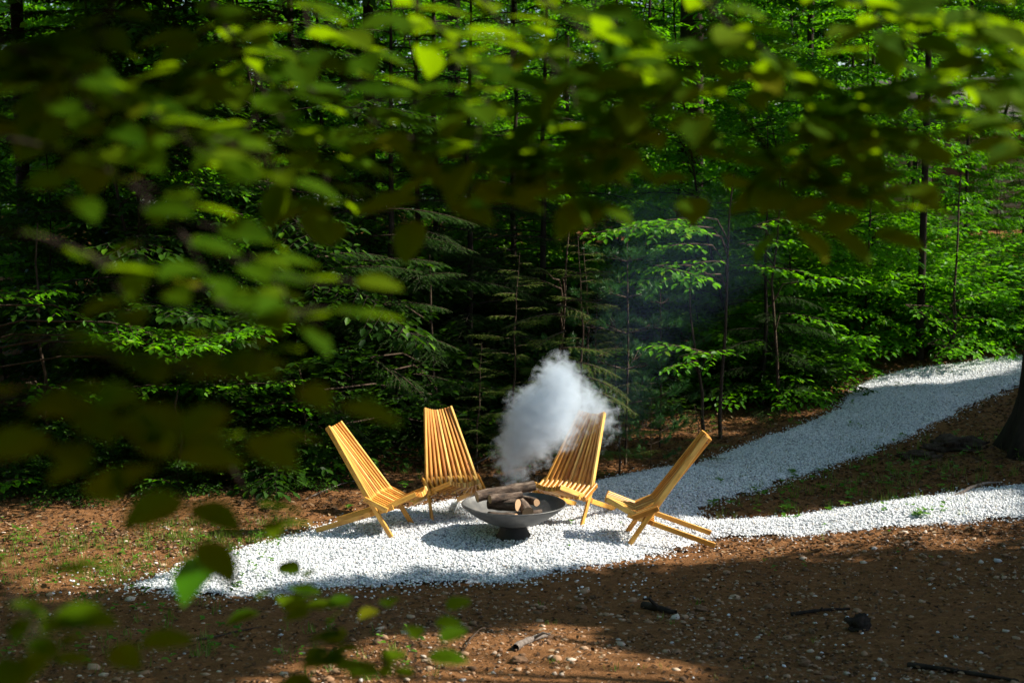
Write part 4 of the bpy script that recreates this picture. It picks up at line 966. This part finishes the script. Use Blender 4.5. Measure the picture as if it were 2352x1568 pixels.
# ------------------------------------------------------------------ near branches hanging before the lens, out of focus
us = np.linspace(0, 1, 9); prof_w = np.sin(np.pi * us ** .85) ** .8 * .29
HV = []; 
for u_1, w_1 in zip(us, prof_w):
    z_ = -.16 * (u_1 - .3) ** 2
    for sx in (-1, -.5, 0, .5, 1): HV.append((sx * w_1, u_1, z_ + .07 * abs(sx) * w_1 / .29 + .012 * math.sin(u_1 * 30) * abs(sx)))
HV = np.array(HV); HF = np.array([[i * 5 + k, i * 5 + k + 1, i * 5 + k + 6, i * 5 + k + 5] for i in range(8) for k in range(4)])
def near_branch(pts, label, seed, L=.092, ntw=9, tw=.12, tilt=.38, rad=.0032, gap=.050, lit=0):
    p = Plant(seed); W = np.array([at(a, b, d * 1.45) for a, b, d in pts]); n = 16; tt_ = np.linspace(0, len(W) - 1, n)
    C = np.stack([np.interp(tt_, np.arange(len(W)), W[:, i]) for i in range(3)], -1); C[1:-1] = (C[:-2] + 2 * C[1:-1] + C[2:]) / 4
    o0 = C[0].copy(); C = C - o0; p.seg.append((C, np.linspace(rad, rad * .35, n)))
    def lv(q, k, tg, Nn):
        sd = unit(np.cross(tg, Nn)) * (1 if k % 2 else -1)
        d = unit(tg * .55 + sd * p.r.uniform(.6, 1.1) + [0, 0, p.r.normal(-.04, .12)]); d[2] *= .4; p.leaf(q, d, unit(Nn + p.r.normal(0, .2, 3)), L * p.r.uniform(.7, 1.2))
    for j in range(ntw):
        f = .10 + .9 * (j + p.r.uniform(0, .8)) / ntw; i = min(int(f * (n - 1)), n - 2); q0 = C[i] + (C[i + 1] - C[i]) * (f * (n - 1) - i); tg = unit(C[i + 1] - C[i])
        Nn = unit(np.array([p.r.normal(0, .25), -tilt * p.r.uniform(.3, 1), 1.])); sd = unit(np.cross(tg, Nn)) * (1 if j % 2 else -1)
        td = unit(tg * .7 + sd * .8); q = [q0]; ll = tw * p.r.uniform(.6, 1.2)
        for _ in range(5): td = unit(td + p.r.normal(0, .1, 3) + [0, 0, -.05]); q.append(q[-1] + td * ll / 5)
        q = np.array(q); p.seg.append((q, np.linspace(rad * .4, rad * .2, 6))); s_ = .2; k = 0
        while s_ < 1:
            jj_ = min(int(s_ * 5), 4); lv(q[jj_] + (q[jj_ + 1] - q[jj_]) * (s_ * 5 - jj_), k, unit(q[jj_ + 1] - q[jj_]), Nn); s_ += gap / ll * p.r.uniform(.8, 1.3); k += 1
        p.leaf(q[-1], unit(q[-1] - q[-2]) * [1, 1, .4], Nn, L)
    for k in range(4): i = n - 2 - k * 2; lv(C[i], k, unit(C[i + 1] - C[i]), unit(np.array([0, -tilt * .6, 1.])))
    o = empty("beech_branch", tuple(o0), label=label, cat="branch", group="blurred branches hanging before the camera")
    link("twig", p.wood("twig", 6), m_bark, o)
    d = np.array([a[0] for a in p.A]); nn = np.array([a[1] for a in p.A]); Ls = np.array([a[2] for a in p.A])
    V, F = place(HV, HF, frames(d, nn, Ls), np.array(p.P)); link("foliage", npmesh("foliage", V, F, True), m_near, o)
    for c in C[5::3]:
        if lit or (pts[0][1] < 50 and pts[0][0] > 400): LIT.append((c + o0, (lit * 2.2 if pts[0][0] > 650 else lit * 1.3) or .11))
    return o
NB = [
 ([(680, -90, 1.5), (640, 30, 1.5), (520, 110, 1.5), (420, 165, 1.5), (330, 230, 1.45), (230, 310, 1.4)], "blurred branch with a dark stem slanting down left from the top edge", 10, 0),
 ([(690, -90, 1.7), (700, 60, 1.7), (770, 160, 1.65), (880, 250, 1.6), (960, 350, 1.6), (1000, 420, 1.6)], "blurred branch slanting down right at upper left centre", 10, .1),
 ([(1040, -90, 1.7), (1150, 60, 1.7), (1250, 130, 1.65), (1330, 210, 1.6), (1300, 300, 1.6), (1160, 380, 1.6)], "blurred branch hanging at the top middle", 11, .1),
 ([(1650, -90, 1.5), (1630, 60, 1.5), (1590, 160, 1.5), (1500, 260, 1.5), (1400, 340, 1.5), (1340, 390, 1.5)], "blurred branch curving down left at the right of the middle", 10, .1),
 ([(1520, -90, 1.6), (1660, 50, 1.6), (1780, 130, 1.6), (1850, 220, 1.6), (1860, 330, 1.6), (1840, 450, 1.6)], "blurred branch whose tip hangs lowest at upper right", 11, .1),
 ([(2040, -90, 1.8), (2000, 60, 1.8), (2100, 160, 1.75), (2060, 260, 1.7), (2000, 340, 1.7), (1900, 400, 1.7)], "blurred branch in the upper right with yellowish leaves", 9, .1),
 ([(2480, 40, 1.6), (2330, 110, 1.6), (2180, 170, 1.6), (2050, 220, 1.6), (1950, 260, 1.6)], "blurred branch entering from the right edge near the top", 9, 0),
 ([(2480, 260, 1.6), (2350, 290, 1.6), (2200, 300, 1.6), (2080, 330, 1.6)], "blurred branch entering from the right edge above the building", 5, 0),
 ([(-110, 60, 1.25), (60, 120, 1.25), (200, 190, 1.25), (330, 250, 1.25), (460, 310, 1.25), (620, 350, 1.3)], "dark blurred branch crossing the upper left corner", 13, 0),
 ([(-110, 300, 1.2), (100, 330, 1.2), (250, 390, 1.2), (350, 460, 1.2), (430, 560, 1.2), (600, 620, 1.2), (760, 660, 1.2)], "blurred branch sloping from the left edge with yellow-green tips", 9, .14),
 ([(-110, 520, 1.15), (100, 540, 1.15), (280, 620, 1.15), (440, 680, 1.15), (600, 710, 1.15), (740, 740, 1.15)], "blurred branch reaching toward the middle from the left edge", 5, .10),
 ([(-110, 740, 1.0), (120, 790, 1.0), (300, 830, 1.0), (460, 850, 1.0), (640, 840, 1.05)], "nearly black blurred branch below the sunlit spray at left", 9, 0),
 ([(-110, 900, 1.0), (80, 930, 1.0), (200, 960, 1.0), (330, 1000, 1.0), (430, 1020, 1.0)], "nearly black blurred branch low at the left", 9, 0),
 ([(520, 1060, 1.3), (560, 1120, 1.35), (610, 1180, 1.4), (650, 1215, 1.4)], "few blurred leaves over the gravel's left end", 0, 0),
 ([(-110, 1300, 1.1), (20, 1360, 1.1), (90, 1450, 1.1), (140, 1540, 1.1)], "dark blurred leaves in the lower left corner", 6, 0),
 ([(960, 1700, 1.5), (950, 1590, 1.5), (900, 1530, 1.55), (800, 1470, 1.6), (730, 1490, 1.6)], "blurred green leaves rising from the bottom edge", 5, 0),
 ([(1000, 1700, 1.7), (960, 1560, 1.7), (940, 1450, 1.75), (860, 1370, 1.8), (700, 1365, 1.8), (590, 1350, 1.8)], "blurred leaves in front of the gravel's lower edge", 5, 0),
 ([(300, -90, 1.4), (260, 20, 1.4), (180, 110, 1.4), (90, 180, 1.4)], "dark blurred branch in the top left corner", 8, 0),
 ([(900, -90, 1.5), (960, 20, 1.5), (1040, 100, 1.5), (1100, 180, 1.5), (1130, 260, 1.5)], "blurred leafy branch hanging left of the top middle", 8, 0),
 ([(1330, -90, 1.5), (1380, 20, 1.5), (1450, 90, 1.5), (1480, 160, 1.5)], "short blurred branch at the top edge right of the middle", 7, 0),
 ([(2250, -90, 1.5), (2200, 0, 1.5), (2260, 90, 1.5), (2330, 200, 1.5)], "dark blurred branch in the top right corner", 8, 0),
 ([(1750, -90, 1.6), (1900, -20, 1.6), (2050, 30, 1.6), (2200, 60, 1.6)], "blurred branch lying along the top edge at right", 8, 0),
 ([(1150, -60, 1.75), (1300, 40, 1.7), (1480, 200, 1.65), (1560, 330, 1.6), (1650, 350, 1.6)], "blurred branch with a lone yellowish leaf beside the wide trunk", 9, .12),
 ([(700, 200, 1.55), (850, 280, 1.55), (1000, 340, 1.55), (1130, 400, 1.55), (1250, 380, 1.55)], "blurred yellow-tipped branch ending above the dark middle", 9, .14),
 ([(1700, 260, 1.6), (1800, 400, 1.6), (1900, 440, 1.6), (2000, 450, 1.6)], "blurred spray of yellow-green leaves hanging low at upper right", 6, .14),
 ([(450, -90, 1.6), (500, 40, 1.6), (600, 200, 1.6), (680, 330, 1.6), (760, 420, 1.6)], "blurred branch sloping down beside the slim trunk", 9, .08),
]
for i, (pts, lab, ntw, lt_) in enumerate(NB): near_branch(pts, lab, 600 + i, ntw=ntw + (3 if pts[0][1] < 50 else 0), lit=lt_, L=.06 if ntw == 0 else .07 if pts[0][1] > 1200 or pts[0][2] < 1.3 else .092)

# ------------------------------------------------------------------ unseen tall canopy, crowns placed and pruned for the shade they cast on the clearing
LITP = [
    [(560, 1262), (700, 1215), (850, 1170), (1000, 1140), (1140, 1160), (1340, 1195), (1480, 1200), (1620, 1192), (1750, 1190), (1950, 1165), (2160, 1130), (2352, 1135), (2352, 1195), (2200, 1215), (2010, 1235), (1900, 1250), (1770, 1266), (1600, 1292), (1420, 1296), (1300, 1306), (1180, 1322), (1000, 1322), (850, 1330), (700, 1345), (540, 1340), (430, 1330), (480, 1300)],
    [(60, 1300), (300, 1255), (520, 1225), (640, 1212), (560, 1262), (420, 1320), (280, 1340), (150, 1360), (20, 1350)],
    [(1420, 945), (1600, 950), (1780, 945), (1900, 925), (1880, 950), (1760, 972), (1600, 985), (1450, 985)],
    [(2080, 1240), (2220, 1232), (2300, 1255), (2180, 1265)],
]
DAP = [[(300, 1352), (430, 1325), (540, 1335), (700, 1345), (600, 1370), (420, 1366)]]
LITP.append([(500, 1900), (560, 1560), (720, 1490), (900, 1452), (1060, 1460), (1200, 1432), (1400, 1440), (1380, 1480), (1500, 1510), (1640, 1540), (1760, 1900)])
def canopy_filter(P, base):
    """keep probability for leaf-clump centres P: 0 where they would shade a sunlit spot"""
    t_ = np.zeros(len(P))
    t0 = (P[:, 2] - 0) / SUN[2]
    for _ in range(4):
        G = P - SUN * t0[:, None]; t0 = t0 + (G[:, 2] - H(G[:, 0], G[:, 1])) / SUN[2]
    G = P - SUN * t0[:, None]; u, v = proj(G); keep = base.copy()
    ju = np.random.default_rng(5).normal(0, 22, len(P)); jv = np.random.default_rng(6).normal(0, 7, len(P))
    for du, dv in ((0, 0), (12, 0), (-12, 0), (0, 6), (0, -6)):
        for po in LITP: keep[inpoly(u + ju + du, v + jv + dv, po)] = 0
    for po in DAP: k = inpoly(u, v, po); keep[k] = np.minimum(keep[k], .08)
    # chairs, bowl and smoke stand clear of the shade
    for c, rr in [((-1.3, 11.1, .45), .5), ((-.45, 11.6, .5), .5), ((.45, 11.6, .5), .5), ((1.2, 11.0, .45), .5), ((0, 11.1, .4), .5), ((.1, 11.3, 1.1), .5)]:
        w_ = P - np.array(c); s_ = w_ @ SUN; dd = np.linalg.norm(w_ - s_[:, None] * SUN, axis=1); keep[(dd < rr) & (s_ > 0)] = 0
    for c, rr in LIT:
        w_ = P - np.array(c); s_ = w_ @ SUN; dd = np.linalg.norm(w_ - s_[:, None] * SUN, axis=1); keep[(dd < rr) & (s_ > 0)] = 0
    return keep
def canopy(label, x0, x1, y0, y1, z0, z1, nc, base, seed, per=40, cr=.40, trunk=None):
    r = np.random.default_rng(seed)
    C = np.stack([r.uniform(x0, x1, nc), r.uniform(y0, y1, nc), r.uniform(z0, z1, nc)], -1)
    lx, ly, lz = (x1 - x0) / 2, (y1 - y0) / 2, (z1 - z0) / 2; c0 = np.array([(x0 + x1) / 2, (y0 + y1) / 2, (z0 + z1) / 2])
    q = (np.abs((C - c0) / [lx, ly, lz]) ** 4).sum(1); C = C[q < 1.25]
    C = C[~((C[:, 0] > .8) & (C[:, 0] < 8.5) & (C[:, 1] > 10.5) & (C[:, 1] < 12.9 + (C[:, 0] - .8) * .95))]  # open sky over the paths
    C = C[r.random(len(C)) < canopy_filter(C, np.full(len(C), base))]
    # nothing of it inside the view
    u, v = proj(C); inv = (C[:, 1] > .5) & (u > -90) & (u < 2442) & (v > -70); C = C[~inv]
    n = len(C) * per; Pn = np.repeat(C, per, 0) + r.normal(0, 1, (n, 3)) * [cr, cr, cr * .3]
    Pn = Pn[canopy_filter(Pn, np.ones(n)) > .5]; n = len(Pn)
    a = r.uniform(0, 2 * np.pi, n); d = np.stack([np.cos(a), np.sin(a), r.normal(-.1, .3, n)], -1)
    nn = np.stack([r.normal(0, .4, n), r.normal(0, .4, n), np.ones(n)], -1)
    V, F = place(LEAF, LEAFF, frames(d, nn, r.uniform(.11, .19, n)), Pn)
    tx, ty = trunk; o = empty("tall_tree", gz(tx, ty), label=label, cat="tree", group="canopy trees around the clearing"); base_ = np.array(gz(tx, ty))
    link("crown", npmesh("crown", V - base_, F), m_beech, o)
    segs = [(np.array([[0, 0, -.3], [.05, 0, z1 * .5], [0, .05, z1 * .95]]), np.array([.2, .15, .04]))]
    for c in C[::max(1, len(C) // 26)]:
        p1 = c - base_; z_ = max(1.5, p1[2] - .35 * np.hypot(p1[0], p1[1]) - .3); p0 = np.array([0, 0, min(z_, z1 * .9)]); segs.append((np.array([p0, (p0 + p1) / 2 + [0, 0, .25], p1]), np.array([.05, .03, .012])))
    ok = []
    for pts, rd_ in segs:
        uu, vv = proj(np.array(pts) + base_); 
        if not np.any((uu > -40) & (uu < 2392) & (vv > -40) & (np.array(pts)[:, 1] + base_[1] > .5)): ok.append((pts, rd_))
    V, F = tubes(ok or segs[:1], 8); link("trunk", npmesh("trunk", V, F, True), m_bark, o)
    return o
B = "tall leafy tree beyond the picture's right edge, shading "
canopy(B + "the bare slope in front", 4.5, 11.5, 4.2, 10.6, 4.2, 8.2, 1500, .9, 501, trunk=(8.5, 7))
canopy(B + "the slope nearest the viewer", 8.5, 17, 3.2, 10.8, 7.5, 12, 1700, .85, 502, trunk=(13, 6.6))
canopy(B + "the upper gravel path", 9.5, 17, 11.9, 18.5, 5.2, 11, 2100, .95, 503, trunk=(11.8, 15.2))
canopy(B + "the chairs' backdrop", 15, 23, 11.9, 18.5, 9.5, 15, 1500, .9, 504, trunk=(16.5, 15))
canopy("tall tree whose crown spreads above the middle woods", -1.5, 8, 12.1, 19.5, 4.8, 9.5, 4200, .98, 505, trunk=(4.6, 19.6))
canopy("tall tree whose crown spreads above the left woods", -9.5, -1, 12.1, 20, 4.8, 9.5, 3400, .97, 506, trunk=(-8.9, 18))
canopy("tall tree whose crown spreads above the back left woods", -9, 3, 20, 27, 6.6, 11, 1500, .2, 507, trunk=(-4.2, 23))
canopy("tall tree whose crown spreads above the right woods", 12.5, 24, 19, 28, 6.8, 12, 1500, .3, 508, trunk=(17, 23))
canopy("tall tree whose crown hangs over the viewer", -5.5, 1.6, -3, 3.4, 3.9, 7.0, 1700, .85, 509, trunk=(-3.2, .2))

canopy("tall tree standing left of the clearing outside the picture", -12.5, -5.5, 3.5, 13, 1.2, 8.5, 1500, .9, 510, trunk=(-9, 8))
canopy("leafy tree standing left of the viewer", -6.5, -2.2, -3, 4, .6, 7, 900, .9, 511, trunk=(-4.6, 1.5))
canopy("unseen leafy tree added behind the viewer to hold back skylight", -6, 6, -9, -3.4, .4, 6.5, 1500, .9, 512, trunk=(0, -6))  # added out of view to block skylight from behind

canopy("unseen leaf clump added over the viewer, shading the near branches at left", -1.4, 1.7, .4, 3.2, 3.35, 4.6, 420, .97, 513, per=40, cr=.22, trunk=(1.2, -2.6))  # added out of view only to shade the low left branches
